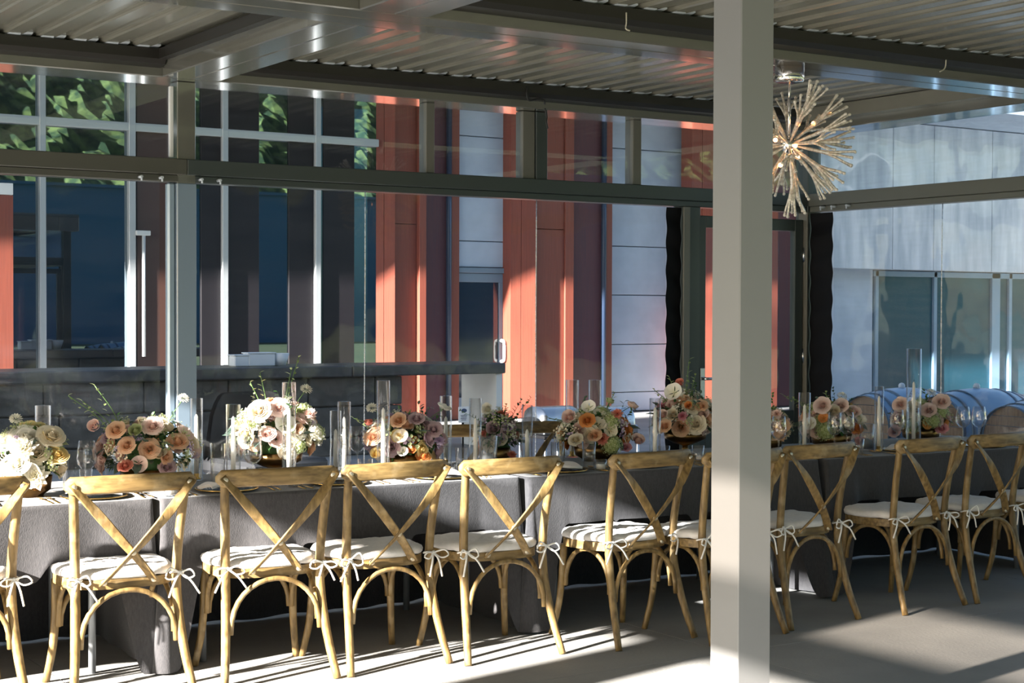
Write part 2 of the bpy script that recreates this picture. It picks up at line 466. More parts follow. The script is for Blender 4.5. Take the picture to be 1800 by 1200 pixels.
for (x0, x1) in ((XW + 0.18, BX - 0.20), (BX + 0.20, WX - 0.20)):
    for (y0, y1) in ((B2b + 0.03, WY - 0.20), (4.46, B2a - 0.03)):
        sm_ = slat_mesh(y0, y1); cm_ = clip_mesh(y1)
        n = int((x1 - x0) / PITCH)
        off = ((x1 - x0) - n * PITCH) / 2
        for i in range(n):
            o = obj('louver_slat', sm_, ceil, (x0 + off + i * PITCH, 0, ZS))
            obj('pivot_clip', cm_, o)
# roofing above the louvers and an unseen bay extended past the viewer to cut skylight
b = MB(); b.box(XW, WX + 0.18, -1.05, WY + 0.18, 3.20, 3.24); b.build('roof_sheet', ALUM, ceil)
b = MB(); b.box(XW + 0.1, WX, -1.0, 4.1, 3.09, 3.14); b.build('soffit_panel', SLAT, ceil)

# roof beams and gutters ---------------------------------------------
def beam(name, label, *bx, m=ALU, b=0.006):
    o = MB().bbox(*bx, b).build(name, m); return struct(o, label, 'beam')
beam('trim_1', 'near half of the glossy roof beam along the table', XW, WX + 0.18, B2a, (B2a + B2b) / 2 - 0.003, ZC, 3.20)
beam('trim_2', 'far half of the glossy roof beam along the table', XW, WX + 0.18, (B2a + B2b) / 2 + 0.003, B2b, ZC, 3.20)
beam('trim_3', 'left half of the roof beam over the rear post', BX - 0.18, BX - 0.003, 1.6, B2a - 0.001, ZC, 3.20)
beam('trim_4', 'right half of the roof beam over the rear post', BX + 0.003, BX + 0.18, 1.6, B2a - 0.001, ZC, 3.20)
beam('trim_5', 'left half of the rear bay cross beam', BX - 0.18, BX - 0.003, B2b + 0.001, WY - 0.17, ZC, 3.20)
beam('trim_6', 'right half of the rear bay cross beam', BX + 0.003, BX + 0.18, B2b + 0.001, WY - 0.17, ZC, 3.20)
beam('trim_7', 'roof edge beam above the rear glazing', XW, WX - 0.18, WY - 0.165, WY + 0.18, ZC, 3.20)
beam('trim_8', 'roof edge beam above the side glazing', WX - 0.178, WX + 0.18, 1.6, WY + 0.18, ZC, 3.198)
beam('trim_9', 'roof edge beam at the open west end', XW - 0.18, XW - 0.002, -1.05, WY + 0.18, ZC, 3.20)
beam('trim_10', 'roof beam over the foreground post', XW, WX - 0.18, 4.10, 4.44, ZC + 0.001, 3.197)
def gutter(name, x0, x1, y, s):
    g = sgroup(name, 'dark gutter channel under the louver ends', 'gutter')
    pr = [(0.0, 0.0), (0.085, 0.012), (0.10, 0.04), (0.10, 0.10), (0.0, 0.10)]
    n = len(pr)
    b = MB()
    vs = [(x0, y - s * a, 2.99 + c) for a, c in pr] + [(x1, y - s * a, 2.99 + c) for a, c in pr]
    b.add(vs, [(i, (i + 1) % n, n + (i + 1) % n, n + i) for i in range(n)] + [tuple(range(n)), tuple(range(n, 2 * n))])
    b.build('channel', GUT, g)
    return g
gutter('trim_11', XW, BX - 0.19, WY - 0.166, 1)['label'] = 'dark gutter channel of the rear left roof bay'
gutter('trim_12', BX + 0.19, WX - 0.19, WY - 0.166, 1)['label'] = 'dark gutter channel of the rear right roof bay'
gutter('trim_13', XW, BX - 0.19, B2a - 0.001, 1)['label'] = 'dark gutter channel of the front left roof bay'
gutter('trim_14', BX + 0.19, WX - 0.19, B2a - 0.001, 1)['label'] = 'dark gutter channel of the front right roof bay'
# side channels along the cross beam
MB().box(BX - 0.235, BX - 0.181, B2b, WY - 0.17, 3.03, 3.09).build('side_channel', GUT, ceil)
MB().box(WX - 0.30, WX - 0.179, B2b, WY - 0.17, 3.0, 3.10).build('side_channel', SLAT, ceil)

# foreground post -----------------------------------------------------
near = Vector((3.64, 4.20, 0))
fp = thing('support_post', 'pale grey square pergola post standing closest to the viewer', 'post', (near.x + 0.075, near.y + 0.075, 0))
MB().bbox(-0.075, 0.075, -0.075, 0.075, 0.0, ZC - 0.001, 0.004).build('shaft', ALUP, fp)
b = MB(); b.bbox(-0.1, 0.1, -0.1, 0.1, 0.0, 0.012, 0.003); b.build('base_plate', ALUM, fp)

# rear glazed wall ----------------------------------------------------
pxl = XY(311, WY - 0.05)
rp = thing('wall_post', 'grey pergola post dividing the rear glazing beside the flowers', 'post', (pxl + 0.06, WY, 0))
MB().bbox(-0.06, 0.06, -0.06, 0.06, 0.0, ZC - 0.001, 0.004).build('shaft', ALU, rp)
MB().bbox(-0.115, -0.064, -0.045, 0.01, 0.0, MB0 - 0.002, 0.012).build('curtain_track', mat('pale blue track', (0.30, 0.38, 0.46), 0.3, metal=0.3), rp)
MB().bbox(-0.10, -0.075, -0.04, -0.01, MB1 + 0.01, ZC - 0.03, 0.004).build('upper_track', WHITEP, rp)
MB().bbox(-0.064, 0.064, -0.064, 0.064, 0.0, MB0 - 0.004, 0.006).build('lower_sleeve', mat('pale blue grey sleeve', (0.20, 0.26, 0.32), 0.22, spec=0.7), rp)
def rail(name, label, x0, x1, y, ax='x'):
    g = sgroup(name, label, 'rail')
    if ax == 'x':
        MB().bbox(x0, x1, y - 0.075, y + 0.06, MB0 + 0.045, MB1, 0.004).build('rail_body', DARKALU if x0 > 3 else RAILM, g)
        MB().bbox(x0, x1, y - 0.060, y + 0.05, MB0, MB0 + 0.044, 0.004).build('rail_lip', DARKALU if x0 > 3 else RAILM, g)
    else:
        MB().bbox(y - 0.075, y + 0.06, x0, x1, MB0 + 0.045, MB1, 0.004).build('rail_body', RAILM, g)
        MB().bbox(y - 0.060, y + 0.05, x0, x1, MB0, MB0 + 0.044, 0.004).build('rail_lip', RAILM, g)
    return g
r1 = rail('trim_15', 'horizontal transom rail of the rear glazing, left of its post', XW, pxl + 0.059, WY)
r2 = rail('trim_16', 'horizontal transom rail of the rear glazing, right of its post', pxl + 0.061, WX - 0.075, WY)
RAILM = mat('grey green side rail', (0.105, 0.108, 0.088), 0.42)
r3 = rail('trim_17', 'transom rail of the side glazing near the barrels', 4.2, WY - 0.08, WX, 'y')
for (g_, px) in ((r1, 248), (r1, 284), (r2, 354), (r2, 386)):
    X = XY(px, WY - 0.09)
    b = MB(); b.cyl((X, WY - 0.06, MB0 + 0.02), (X, WY - 0.11, MB0 + 0.02), 0.009, 8); b.cyl((X, WY - 0.105, MB0 + 0.028), (X, WY - 0.105, MB0 - 0.005), 0.006, 8)
    b.build('curtain_hook', CLIPM, g_)
for yy in (9.20, 9.08, 8.92):
    b = MB(); b.cyl((WX - 0.05, yy, MB0 + 0.03), (WX - 0.11, yy, MB0 + 0.03), 0.009, 8); b.cyl((WX - 0.105, yy, MB0 + 0.035), (WX - 0.105, yy, MB0 + 0.005), 0.006, 8)
    b.build('curtain_hook', CLIPM, r3)
# transom uprights
def upright(name, label, x0, x1, z0, z1, m=DARKALU, y0=WY - 0.05, y1=WY + 0.05):
    o = MB().bbox(x0, x1, y0, y1, z0, z1, 0.004).build(name, m); return struct(o, label, 'upright')
upright('trim_18', 'slim upright in the transom above the red column', XY(742, WY), XY(757, WY), MB1, ZC, ALUM)
t19 = sgroup('trim_19', 'thick upright in the transom between the two red columns', 'upright')
MB().bbox(XY(912, WY), XY(933, WY), WY - 0.045, WY + 0.05, MB1, ZC - 0.002, 0.004).build('upright_plate', ALUM, t19)
MB().bbox(XY(934, WY), XY(954, WY), WY - 0.055, WY + 0.05, MB1, ZC - 0.002, 0.004).build('upright_box', DARKALU, t19)
upright('trim_20', 'slim upright in the transom in front of pale concrete', XY(1104, WY), XY(1119, WY), MB1, ZC, ALUM)
# corner post and door jambs
JX = XY(1191, WY)
upright('trim_21', 'dark green door jamb beside the black curtain edge', JX, JX + 0.16, 0, MB0, DARKALU, WY - 0.07, WY + 0.06)
MB().bbox(JX - 0.012, JX + 0.05, WY - 0.085, WY - 0.071, 0, MB0 - 0.002, 0.003).build('jamb_face', ALUM, bpy.data.objects['trim_21'])
cp = thing('corner_post', 'dark pergola corner post where rear and side glazing meet', 'post', (WX, WY, 0))
MB().bbox(-0.07, 0.07, -0.07, 0.07, 0, ZC - 0.001, 0.004).build('shaft', DARKALU, cp)
MB().bbox(-0.085, -0.071, -0.08, 0.02, 0, MB0 - 0.002, 0.003).build('face_strip', ALUM, cp)
# panes of the transom
def pane(name, label, x0, x1, z0, z1, m, y=WY, ax='x'):
    if ax == 'x': o = MB().box(x0, x1, y - 0.001, y + 0.001, z0, z1).build(name, m)
    else: o = MB().box(y - 0.001, y + 0.001, x0, x1, z0, z1).build(name, m)
    return struct(o, label, 'window')
us = [XW, pxl, pxl + 0.12, XY(742, WY), XY(757, WY), XY(912, WY), XY(954, WY), XY(1104, WY), XY(1119, WY), WX - 0.07]
for i, l in enumerate(('transom pane left of the rear post', 'transom pane right of the rear post', 'transom pane above the concrete door bay', 'transom pane over the broad red column', 'transom pane over pale concrete near the corner')):
    pane(f'window_{i + 1}', l, us[2 * i], us[2 * i + 1], MB1, ZC, PANE, WY - 0.012)
pane('window_6', 'side transom pane in front of streaked concrete', 4.2, WY - 0.07, MB1, ZC, VINYLR, WX - 0.012, 'y')

def vinyl(name, label, a0, a1, z0, z1, m, pos, ax='x', seams=(), amp=0.006):
    g = sgroup(name, label, 'vinyl curtain')
    b = MB()
    def fn(u, v):
        a = a0 + (a1 - a0) * u; z = z0 + (z1 - z0) * v
        d = pos + amp * (math.sin(a * 5.3 + z * 1.1) + 0.6 * math.sin(a * 2.1 - z * 3.2)) * (1 - 0.6 * v)
        return (a, d, z) if ax == 'x' else (d, a, z)
    b.grid(fn, 40, 24)
    b.build('curtain_sheet', m, g)
    for sx in seams:
        b = MB()
        path = []
        for k in range(16):
            v = k / 15; u = (sx - a0) / (a1 - a0)
            p = Vector(fn(u, v)); p[1 if ax == 'x' else 0] -= 0.004
            path.append(p)
        b.tube(path, 0.004, 5); b.build('seam', SEAM, g)
    return g
vinyl('window_7', 'clear vinyl curtain left of the rear post', XW, pxl - 0.10, 0.03, MB0 - 0.001, VINYL, WY - 0.025)
BK0, BK1 = XY(1165, WY), XY(1189, WY)
vinyl('window_8', 'broad clear vinyl curtain in front of the red columns', pxl + 0.13, BK0, 0.03, MB0 - 0.001, VINYL, WY - 0.025, seams=(XY(638, WY), XY(938, WY)))
YS = 9.30
vinyl('window_9', 'rippled clear vinyl curtain in front of the barrels', 4.2, YS - 0.17, 0.03, MB0 - 0.001, VINYLR, WX - 0.03, 'y', seams=(atX(1660, 600, WX).y,), amp=0.012)
# black gathered curtain edges
def gathered(name, label, a0, a1, pos, ax):
    b = MB()
    def fn(u, v):
        a = a0 + (a1 - a0) * u; z = 0.02 + (MB0 - 0.03) * v
        d = pos - 0.014 * (0.5 + 0.5 * math.sin(z * 30 + u * 2.0))
        return (a, d, z) if ax == 'x' else (d, a, z)
    b.grid(fn, 5, 120)
    return struct(b.build(name, BLACKF), label, 'curtain edge')
gathered('trim_22', 'black gathered curtain edge beside the door jamb', BK0, JX - 0.003, WY - 0.03, 'x')
gathered('trim_23', 'black gathered curtain edge beside the corner post', YS - 0.17, WY - 0.075, WX - 0.035, 'y')
# glazed door between jamb and corner
DX0, DX1 = JX + 0.165, WX - 0.09
dr = sgroup('door_1', 'dark framed glass door half hidden by the foreground post', 'door', (DX0, WY, 0))
w = DX1 - DX0
MB().bbox(0.0, 0.075, -0.04, 0.02, 0.02, MB0 - 0.06, 0.004).build('stile', DARKALU, dr)
MB().bbox(w - 0.085, w, -0.04, 0.02, 0.02, MB0 - 0.06, 0.004).build('stile', DARKALU, dr)
MB().bbox(0.075, w - 0.085, -0.04, 0.02, MB0 - 0.15, MB0 - 0.06, 0.004).build('top_rail', DARKALU, dr)
MB().bbox(0.075, w - 0.085, -0.04, 0.02, 0.02, 0.75, 0.004).build('bottom_panel', DARKALU, dr)
MB().box(0.075, w - 0.085, -0.012, -0.009, 0.75, MB0 - 0.15).build('pane', PANE, dr)
MB().bbox(0.015, 0.06, -0.055, -0.041, 0.82, 1.10, 0.003).build('lock_plate', STEEL, dr)
b = MB(); b.cyl((0.04, -0.055, 1.02), (0.04, -0.1, 1.02), 0.012, 8); b.tube(cat([(0.04, -0.1, 1.02), (0.1, -0.105, 1.02), (0.17, -0.1, 1.02)], 3), 0.011, 8); b.build('handle', STEEL, dr)
for z in (0.45, 1.18, 1.98):
    MB().cyl((w + 0.004, -0.045, z - 0.055), (w + 0.004, -0.045, z + 0.055), 0.011, 8).build('hinge', STEEL, dr)

# open west end of the pergola: its posts, header and the folded curtains that shade the floor
beam('trim_24', 'deep header rail across the open west end', XW - 0.12, XW, -1.05, WY, 2.28, 2.545, m=ALUM)
beam('trim_25', 'broad pier with stacked curtains at the west end', XW - 0.13, XW + 0.0, 4.22, 4.66, 0, 2.279, m=ALUM)
beam('trim_26', 'upper part of the broad pier at the west end', XW - 0.13, XW + 0.0, 4.22, 4.66, 2.546, ZC - 0.001, m=ALUM)
pane('window_10', 'clear pane above the west header', 4.67, WY, 2.546, ZC - 0.001, PANE, XW - 0.05, 'y')
pane('window_11', 'sun dimming film added unseen in the west transom nearest the viewer', -1.0, 4.21, 2.546, ZC - 0.001, DIMFILM, XW - 0.05, 'y')

# ------------------------------------------------------------------ background building
FY = 19.0
RY = 19.31
bw = sgroup('wall_back', 'pale precast concrete building wall behind the glazing', 'wall')
MB().box(XY(795, RY), 32.0, RY + 0.56, RY + 0.9, 0, 4.8).build('wall_core', mat('dark joint mortar', (0.13, 0.14, 0.16), 0.9), bw)
courses = [0.0, 0.29, 1.02, 1.77, 2.51, 3.25, 3.99, 4.75]
DR0, DR1 = XY(803, RY), XY(893, RY)
def panels(xs, zs, m, skip=None, dy=0.0):
    for i in range(len(xs) - 1):
        for j in range(len(zs) - 1):
            if skip and skip(i, j): continue
            MB().bbox(xs[i] + 0.006, xs[i + 1] - 0.006, RY + dy, RY + dy + 0.08, zs[j] + 0.006, zs[j + 1] - 0.006, 0.006).build('concrete_panel', m, bw)
panels([XY(798, RY), XY(915, RY)], [2.14] + courses[4:], CONC)
panels([XY(1050, RY + 0.2), XY(1245, RY + 0.2)], courses, CONC, dy=0.2)
panels([XY(1415, RY + 0.45), XY(1534, RY + 0.45)], [0, 2.30], CONC, dy=0.45)
panels([XY(1425, RY), XY(1568, RY), XY(1640, RY), XY(1742, RY), 32.0], [2.24, 4.75], CONC_ST)
MB().box(XY(1425, RY), 32.0, RY + 0.08, RY + 0.55, 2.25, 2.36).build('lintel_soffit', CONC_ST, bw)
# opening under the streaked concrete
OY = RY + 0.45
ow = sgroup('window_12', 'dark teal glazed opening under the streaked concrete', 'window')
MB().box(XY(1534, OY), 32, OY + 0.03, OY + 0.035, 0, 2.24).build('pane', mat('teal dark glass', (0.012, 0.065, 0.10), 0.25, spec=0.25), ow)
for px in (1537, 1640, 1742, 1772):
    X = XY(px, OY); MB().bbox(X, X + (0.22 if px == 1742 else 0.08), OY - 0.02, OY + 0.05, 0, 2.24, 0.005).build('mullion', mat('blue grey mullion', (0.17, 0.27, 0.38), 0.4), ow)
MB().bbox(XY(1534, OY), 32, OY - 0.02, OY + 0.05, 2.14, 2.235, 0.004).build('head_rail', mat('blue grey mullion', (0.17, 0.27, 0.38), 0.4), ow)
# red clad columns
def column(name, label, a, b, c, d, fl_l, fl_r, proud):
    """a..b left flange, b..c recess, c..d right flange, then the deep return"""
    g = sgroup(name, label, 'column')
    jm = a + (b - a) * 0.42
    def facet(x0, x1):
        y = lambda x: FY + 0.10 * (b - x) / (b - a)  # left flange angled towards the sun, shaped to brighten its lit strip
        MB().prism([(x0, y(x0)), (x1, y(x1)), (x1, RY + 0.05), (x0, RY + 0.05)], 0, 4.75).build('cladding_panel', REDP, g)
    facet(a, jm - 0.004); facet(jm + 0.004, b)
    MB().bbox(b + 0.001, c - 0.004, FY + 0.10, RY + 0.05, 0, 2.70, 0.004).build('cladding_panel', REDP, g)
    MB().bbox(b + 0.001, c - 0.004, FY + 0.10, RY + 0.05, 2.708, 4.75, 0.004).build('cladding_panel', REDP, g)
    MB().bbox(c, fl_l, FY + proud, RY + 0.05, 0, 4.75, 0.004).build('cladding_panel', REDP, g)
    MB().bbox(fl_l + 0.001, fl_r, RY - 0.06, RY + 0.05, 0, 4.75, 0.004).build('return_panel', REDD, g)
    MB().bbox(fl_r + 0.001, d, RY - 0.08, RY + 0.05, 0, 4.75, 0.004).build('cladding_panel', REDP, g)
    MB().cyl((fl_r - 0.03, RY - 0.11, 0), (fl_r - 0.03, RY - 0.11, 4.74), 0.04, 12).build('downpipe', PIPE, g)
    return g
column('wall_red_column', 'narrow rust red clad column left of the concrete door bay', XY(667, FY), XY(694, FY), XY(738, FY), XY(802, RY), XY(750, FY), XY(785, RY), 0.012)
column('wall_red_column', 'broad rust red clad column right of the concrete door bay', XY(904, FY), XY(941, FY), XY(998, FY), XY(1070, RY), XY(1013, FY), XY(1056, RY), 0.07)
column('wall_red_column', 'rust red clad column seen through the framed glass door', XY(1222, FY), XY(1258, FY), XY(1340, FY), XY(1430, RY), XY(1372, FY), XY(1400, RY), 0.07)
# service door
sd = sgroup('door_2', 'blue grey service door with dark glass beside the red column', 'door', (0, 0, 0))
dx0, dx1 = XY(800, RY - 0.05), XY(896, RY - 0.05)
MB().bbox(dx0, dx1, RY - 0.03, RY + 0.06, 2.06, 2.135, 0.004).build('frame_head', DOORP, sd)
MB().bbox(dx1 - 0.07, dx1, RY - 0.03, RY + 0.06, 0, 2.06, 0.004).build('frame_jamb', BROWNP, sd)
MB().bbox(dx0, dx1 - 0.075, RY + 0.0, RY + 0.05, 1.93, 2.055, 0.004).build('top_rail', DOORP, sd)
MB().bbox(XY(877, RY), dx1 - 0.075, RY + 0.0, RY + 0.05, 0.02, 1.93, 0.004).build('stile', DOORP, sd)
MB().bbox(dx0, XY(877, RY), RY + 0.0, RY + 0.05, 0.02, 0.3, 0.004).build('kick_rail', DOORP, sd)
MB().box(dx0, XY(877, RY), RY + 0.02, RY + 0.025, 0.3, 1.93).build('pane', mat('dark door glass', (0.012, 0.02, 0.035), 0.06, spec=0.8), sd)
hx = XY(880, RY)
b = MB(); b.tube(cat([(hx, RY, 1.10), (hx, RY - 0.09, 1.08), (hx, RY - 0.10, 0.95), (hx, RY - 0.09, 0.82), (hx, RY, 0.80)], 4), 0.024, 8); b.build('pull_handle', WHITEP, sd)
# glazed left half of the building
wl = sgroup('window_13', 'tall dark building windows in silver frames behind the counter', 'window')
WPY = 19.10
XL0, XL1 = -2.0, XY(667, FY) - 0.002
MB().box(XL0, XL1, WPY, WPY + 0.006, 0.0, 4.75).build('pane', WGLASS, wl)
for px, wd in ((75, 0.075), (232, 0.085), (395, 0.08), (558, 0.08)):
    X = XY(px, WPY - 0.06); MB().bbox(X - wd / 2, X + wd / 2, WPY - 0.09, WPY - 0.001, 0, 4.75, 0.005).build('mullion', FRAMEW, wl)
for X in (2.2, 3.4, 4.5):
    MB().bbox(X - 0.04, X + 0.04, WPY - 0.09, WPY - 0.001, 0, 4.75, 0.005).build('mullion', FRAMEW, wl)
MB().bbox(XL0, XL1, WPY - 0.085, WPY - 0.002, 3.72, 3.82, 0.005).build('transom', FRAMEW, wl)
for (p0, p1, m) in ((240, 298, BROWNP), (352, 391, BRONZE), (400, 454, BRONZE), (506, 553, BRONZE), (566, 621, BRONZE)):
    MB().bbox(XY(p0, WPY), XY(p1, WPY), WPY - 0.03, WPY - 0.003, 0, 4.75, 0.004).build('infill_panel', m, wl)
MB().bbox(XY(-60, WPY - 0.1), XY(19, WPY - 0.1), WPY - 0.22, WPY - 0.091, 0, 2.86, 0.004).build('red_panel', REDP, wl)
MB().bbox(XY(-60, WPY - 0.1), XY(19, WPY - 0.1), WPY - 0.22, WPY - 0.091, 2.864, 3.0, 0.004).build('white_cap', WHITEP, wl)
pp = XY(252, WPY - 0.1)
b = MB(); b.cyl((pp, WPY - 0.12, 0.95), (pp, WPY - 0.12, 2.44), 0.022, 10); b.bbox(pp - 0.1, pp + 0.08, WPY - 0.15, WPY - 0.09, 2.44, 2.50, 0.006); b.build('door_pull', mat('pale grey pull', (0.5, 0.52, 0.52), 0.4), wl)
struct(MB().box(XL0, XL1 + 0.4, 22.5, 22.6, 0, 4.75).build('wall_interior', INT), 'inner wall coloured near black for the unlit room', 'wall')
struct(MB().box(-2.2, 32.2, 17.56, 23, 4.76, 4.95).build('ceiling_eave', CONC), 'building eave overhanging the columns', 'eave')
struct(MB().box(-2.1, -2.0, 19.25, 22.6, 0, 4.75).build('wall_end', INT), 'end wall coloured near black for the unlit room', 'wall')
# ------------------------------------------------------------------ unseen surroundings: block added for shade, shed added for blue reflections, hillside
nb = MB(); nb.box(-17.5, -16, 7.2, 12.0, 0, 14); nb.box(-17.7, -15.8, 7.0, 12.2, 14, 14.3)
struct(nb.build('wall_shade_block', CONC), 'unseen block added to shade the counter', 'building')
bl = MB(); bl.box(-40, 60, -52, -44, -0.6, 7.9); bl.box(-40.2, 60.2, -52.2, -43.8, 7.9, 8.05)
struct(bl.build('wall_reflection_shed', BLUEBLD), 'unseen blue grey shed added to colour the window reflections', 'building')
h = MB()
rr = random.Random(3)
ph = [rr.uniform(0, 6) for _ in range(8)]
def hill(u, v):
    x = -260 + 520 * u; y = -210 + 120 * v
    base = 50 * math.exp(-((v - 0.15) / 0.5) ** 2) * (0.75 + 0.25 * math.sin(x * 0.013 + ph[0]))
    tree = 1.0 * math.sin(x * 0.55 + ph[1]) * math.sin(y * 0.5 + ph[2]) + 0.8 * math.sin(x * 1.3 + y * 0.7 + ph[3]) + rr.uniform(-1.1, 1.1)
    return (x, y, base + tree * (0.4 + 0.6 * (1 - v)) - 1.5)
h.grid(hill, 520, 70, smooth=False)
struct(h.build('ground_hillside', HILL), 'wooded hillside opposite the building', 'hillside')

# ================================================================== OUTSIDE THINGS
# stone counter ------------------------------------------------------
CY = 14.9
cx1 = XY(890, CY)
ct = thing('stone_counter', 'long outdoor counter with thick dark stone top and block base', 'counter', (cx1 - 5.0, CY, 0))
L_ = 9.5
for k in range(5):
    a = 5.0 - L_ * (k + 1) / 5; c = 5.0 - L_ * k / 5
    MB().bbox(a + 0.002, c - 0.002, 0, 0.85, 0.835, 0.95, 0.012).build('top_slab', STONET, ct)
zc = [0.0, 0.20, 0.52, 0.833]
for j in range(3):
    x = 4.5 - L_ + (0.35 if j % 2 else 0); xe = 3.75
    while x < xe:
        wdt = 0.78 + 0.1 * ((j * 7 + int(x * 3)) % 3)
        MB().bbox(x + 0.006, min(x + wdt, xe) - 0.006, 0.10, 0.75, zc[j] + 0.006, zc[j + 1] - 0.006, 0.014).build('stone_block', STONE, ct)
        x += wdt
MB().bbox(4.9, 4.98, 0.05, 0.8, 0, 0.833, 0.006).build('end_leg', WHITEP, ct)
for (px, w_, hh, l) in ((420, 0.16, 0.11, 'white square container on the stone counter beside the post'), (455, 0.30, 0.13, 'wide clear tub on the stone counter'), (492, 0.20, 0.13, 'white bowl on the stone counter behind the tall candle')):
    b = MB()
    if 'bowl' in l: b.lathe([(0.02, 0), (0.06, 0.0), (w_ / 2, hh), (w_ / 2 - 0.01, hh), (0.05, 0.01)], 18)
    else:
        b.bbox(-w_ / 2, w_ / 2, -0.08, 0.08, 0, hh, 0.01); b.bbox(-w_ / 2 - 0.008, w_ / 2 + 0.008, -0.088, 0.088, hh, hh + 0.012, 0.004)
    t = tag(b.build('food_container', CARD, None, (XY(px, CY + 0.35), CY + 0.35, 0.951)), l, 'container', 'containers on the stone counter')
# stainless grill ----------------------------------------------------
gy = 11.6
for (px, l, wpx) in ((970, 'rounded stainless chafing dish behind the fifth arrangement', 0.42), (1075, 'rounded stainless chafing dish behind the sixth arrangement', 0.30)):
    p = atY(px, 713, gy)
    gt = thing('chafing_dish', l, 'chafing dish', (p.x, gy, 0.0), 0, 'stainless chafing dishes')
    b = MB()
    def dome(u, v, w=wpx):
        a = math.pi * v
        x = (u - 0.5) * 2 * w * 0.5
        e = 1 - abs(u - 0.5) * 2
        k = min(1, e / 0.12); k = math.sin(k * math.pi / 2)
        return (x, -0.18 * math.cos(a) * (0.85 + 0.15 * k), p.z - 0.16 + 0.16 * (math.sin(a) ** 0.6) * (0.45 + 0.55 * k))
    b.grid(dome, 16, 12); b.build('lid', STEEL, gt)
    MB().bbox(-wpx * 0.52, wpx * 0.52, -0.2, 0.2, p.z - 0.24, p.z - 0.165, 0.01).build('tray', STEEL, gt)
    MB().bbox(-wpx * 0.56, wpx * 0.56, -0.23, 0.23, p.z - 0.27, p.z - 0.245, 0.004).build('rim', BLACKF, gt)
    for sx in (-1, 1):
        for sy in (-1, 1):
            MB().cyl((sx * wpx * 0.48, sy * 0.2, 0), (sx * wpx * 0.48, sy * 0.2, p.z - 0.27), 0.014, 8).build('leg', STEEL, gt)
# notice behind the glass -------------------------------------------
p = atY(815, 728, 12.6)
sg = thing('notice_sign', 'small white notice with navy oval on a stand behind the glass', 'sign', (p.x, 12.6, 0))
MB().bbox(-0.055, 0.055, -0.006, 0.006, p.z - 0.075, p.z + 0.07, 0.003).build('board', CARD, sg)
b = MB(); b.lathe([(0.0001, 0), (0.03, 0.0), (0.03, 0.002), (0.0001, 0.002)], 20); b.xform(Matrix.Translation((0, -0.0065, p.z + 0.035)) @ Matrix.Rotation(R(90), 4, 'X') @ Matrix.Diagonal((1, 0.62, 1, 1))); b.build('oval_mark', INK, sg)
for k in range(4):
    MB().box(-0.035 + 0.006 * (k % 2), 0.035 - 0.004 * k, -0.0085, -0.0062, p.z - 0.012 - 0.014 * k, p.z - 0.006 - 0.014 * k).build('text_line', INK, sg)
MB().cyl((0, 0.012, 0.01), (0, 0.012, p.z - 0.02), 0.009, 8).build('pole', BLACKF, sg)
b = MB(); b.lathe([(0.0001, 0), (0.13, 0), (0.13, 0.012), (0.0001, 0.02)], 20); b.build('foot', BLACKF, sg)
# dark lounge chair outside -------------------------------------------
p = atY(358, 690, 11.4)
lc = thing('lounge_chair', 'dark woven lounge chair behind the glass right of the rear post', 'chair', (p.x + 0.32, 11.4, 0), R(12))
b = MB()
def lback(u, v):
    x = -0.36 + 0.72 * u
    return (x, 0.10 * math.cos(math.pi * (u - 0.5)) - 0.08 * v, 0.40 + (p.z - 0.40) * v - 0.10 * max(0, abs(u - 0.5) * 2 - 0.55) ** 2 * 8 * v)
b.grid(lback, 14, 8)
def lback2(u, v):
    q = lback(1 - u, v); return (q[0], q[1] - 0.05, q[2])
b.grid(lback2, 14, 8); b.build('backrest', DARKCH, lc)
MB().bbox(-0.36, 0.36, -0.62, 0.06, 0.30, 0.42, 0.03).build('seat', DARKCH, lc)
for sx in (-1, 1):
    for sy in (-0.56, 0.0): MB().cyl((sx * 0.32, sy, 0), (sx * 0.32, sy, 0.30), 0.018, 8).build('leg', STEEL, lc)
# wine barrels ---------------------------------------------------------
def barrel(px, py, X, label, ang, rad=0.33, ln=0.95):
    top = atX(px, py, X)
    zc_ = top.z - rad
    t = thing('wine_barrel', label, 'barrel', (X, top.y, 0), ang, 'wine barrels behind the side glazing')
    b = MB(); N = 28
    pr = [(rad * (0.82 + 0.18 * math.sin(math.pi * k / 10)), ln * k / 10) for k in range(11)]
    b.lathe(pr, N)
    MX = Matrix.Translation((0, 0, zc_)) @ Matrix.Rotation(R(90), 4, 'Y')
    b.xform(MX); st_ = b.build('staves', BARRELB, t)
    for k in (0.0, 0.10, 0.26, 0.74, 0.90, 1.0):
        r = rad * (0.82 + 0.18 * math.sin(math.pi * k)) + 0.004
        h_ = MB(); h_.lathe([(r - 0.004, ln * k - 0.018), (r + 0.002, ln * k - 0.018), (r + 0.002, ln * k + 0.018), (r - 0.004, ln * k + 0.018)], N); h_.xform(MX); h_.build('hoop', HOOP, st_)
    r = rad * 0.815
    for k in range(7):
        w_ = 2 * r / 7; a0 = -r + k * w_ + 0.002; a1 = a0 + w_ - 0.004
        pts = []
        for q in range(6): 
            a = a0 + (a1 - a0) * q / 5; pts.append((a, math.sqrt(max(0, r * r - a * a))))
        for q in range(6):
            a = a1 + (a0 - a1) * q / 5; pts.append((a, -math.sqrt(max(0, r * r - a * a))))
        q = MB(); q.prism(pts, 0.02, 0.04); q.xform(Matrix.Translation((0, 0, zc_)) @ Matrix.Rotation(R(90), 4, 'Y')); q.build('head_board', BARRELW, t)
    b = MB(); b.ball((ln * 0.5, 0, zc_ + rad + 0.01), 0.03, 8, 5); b.build('bung', CARD, t)
    for k in (0.18, 0.72):
        b = MB(); b.bbox(ln * k, ln * k + 0.08, -0.33, 0.33, 0.0, zc_ - rad * 0.86, 0.01); b.build('cradle', BARRELW, t)
    return t
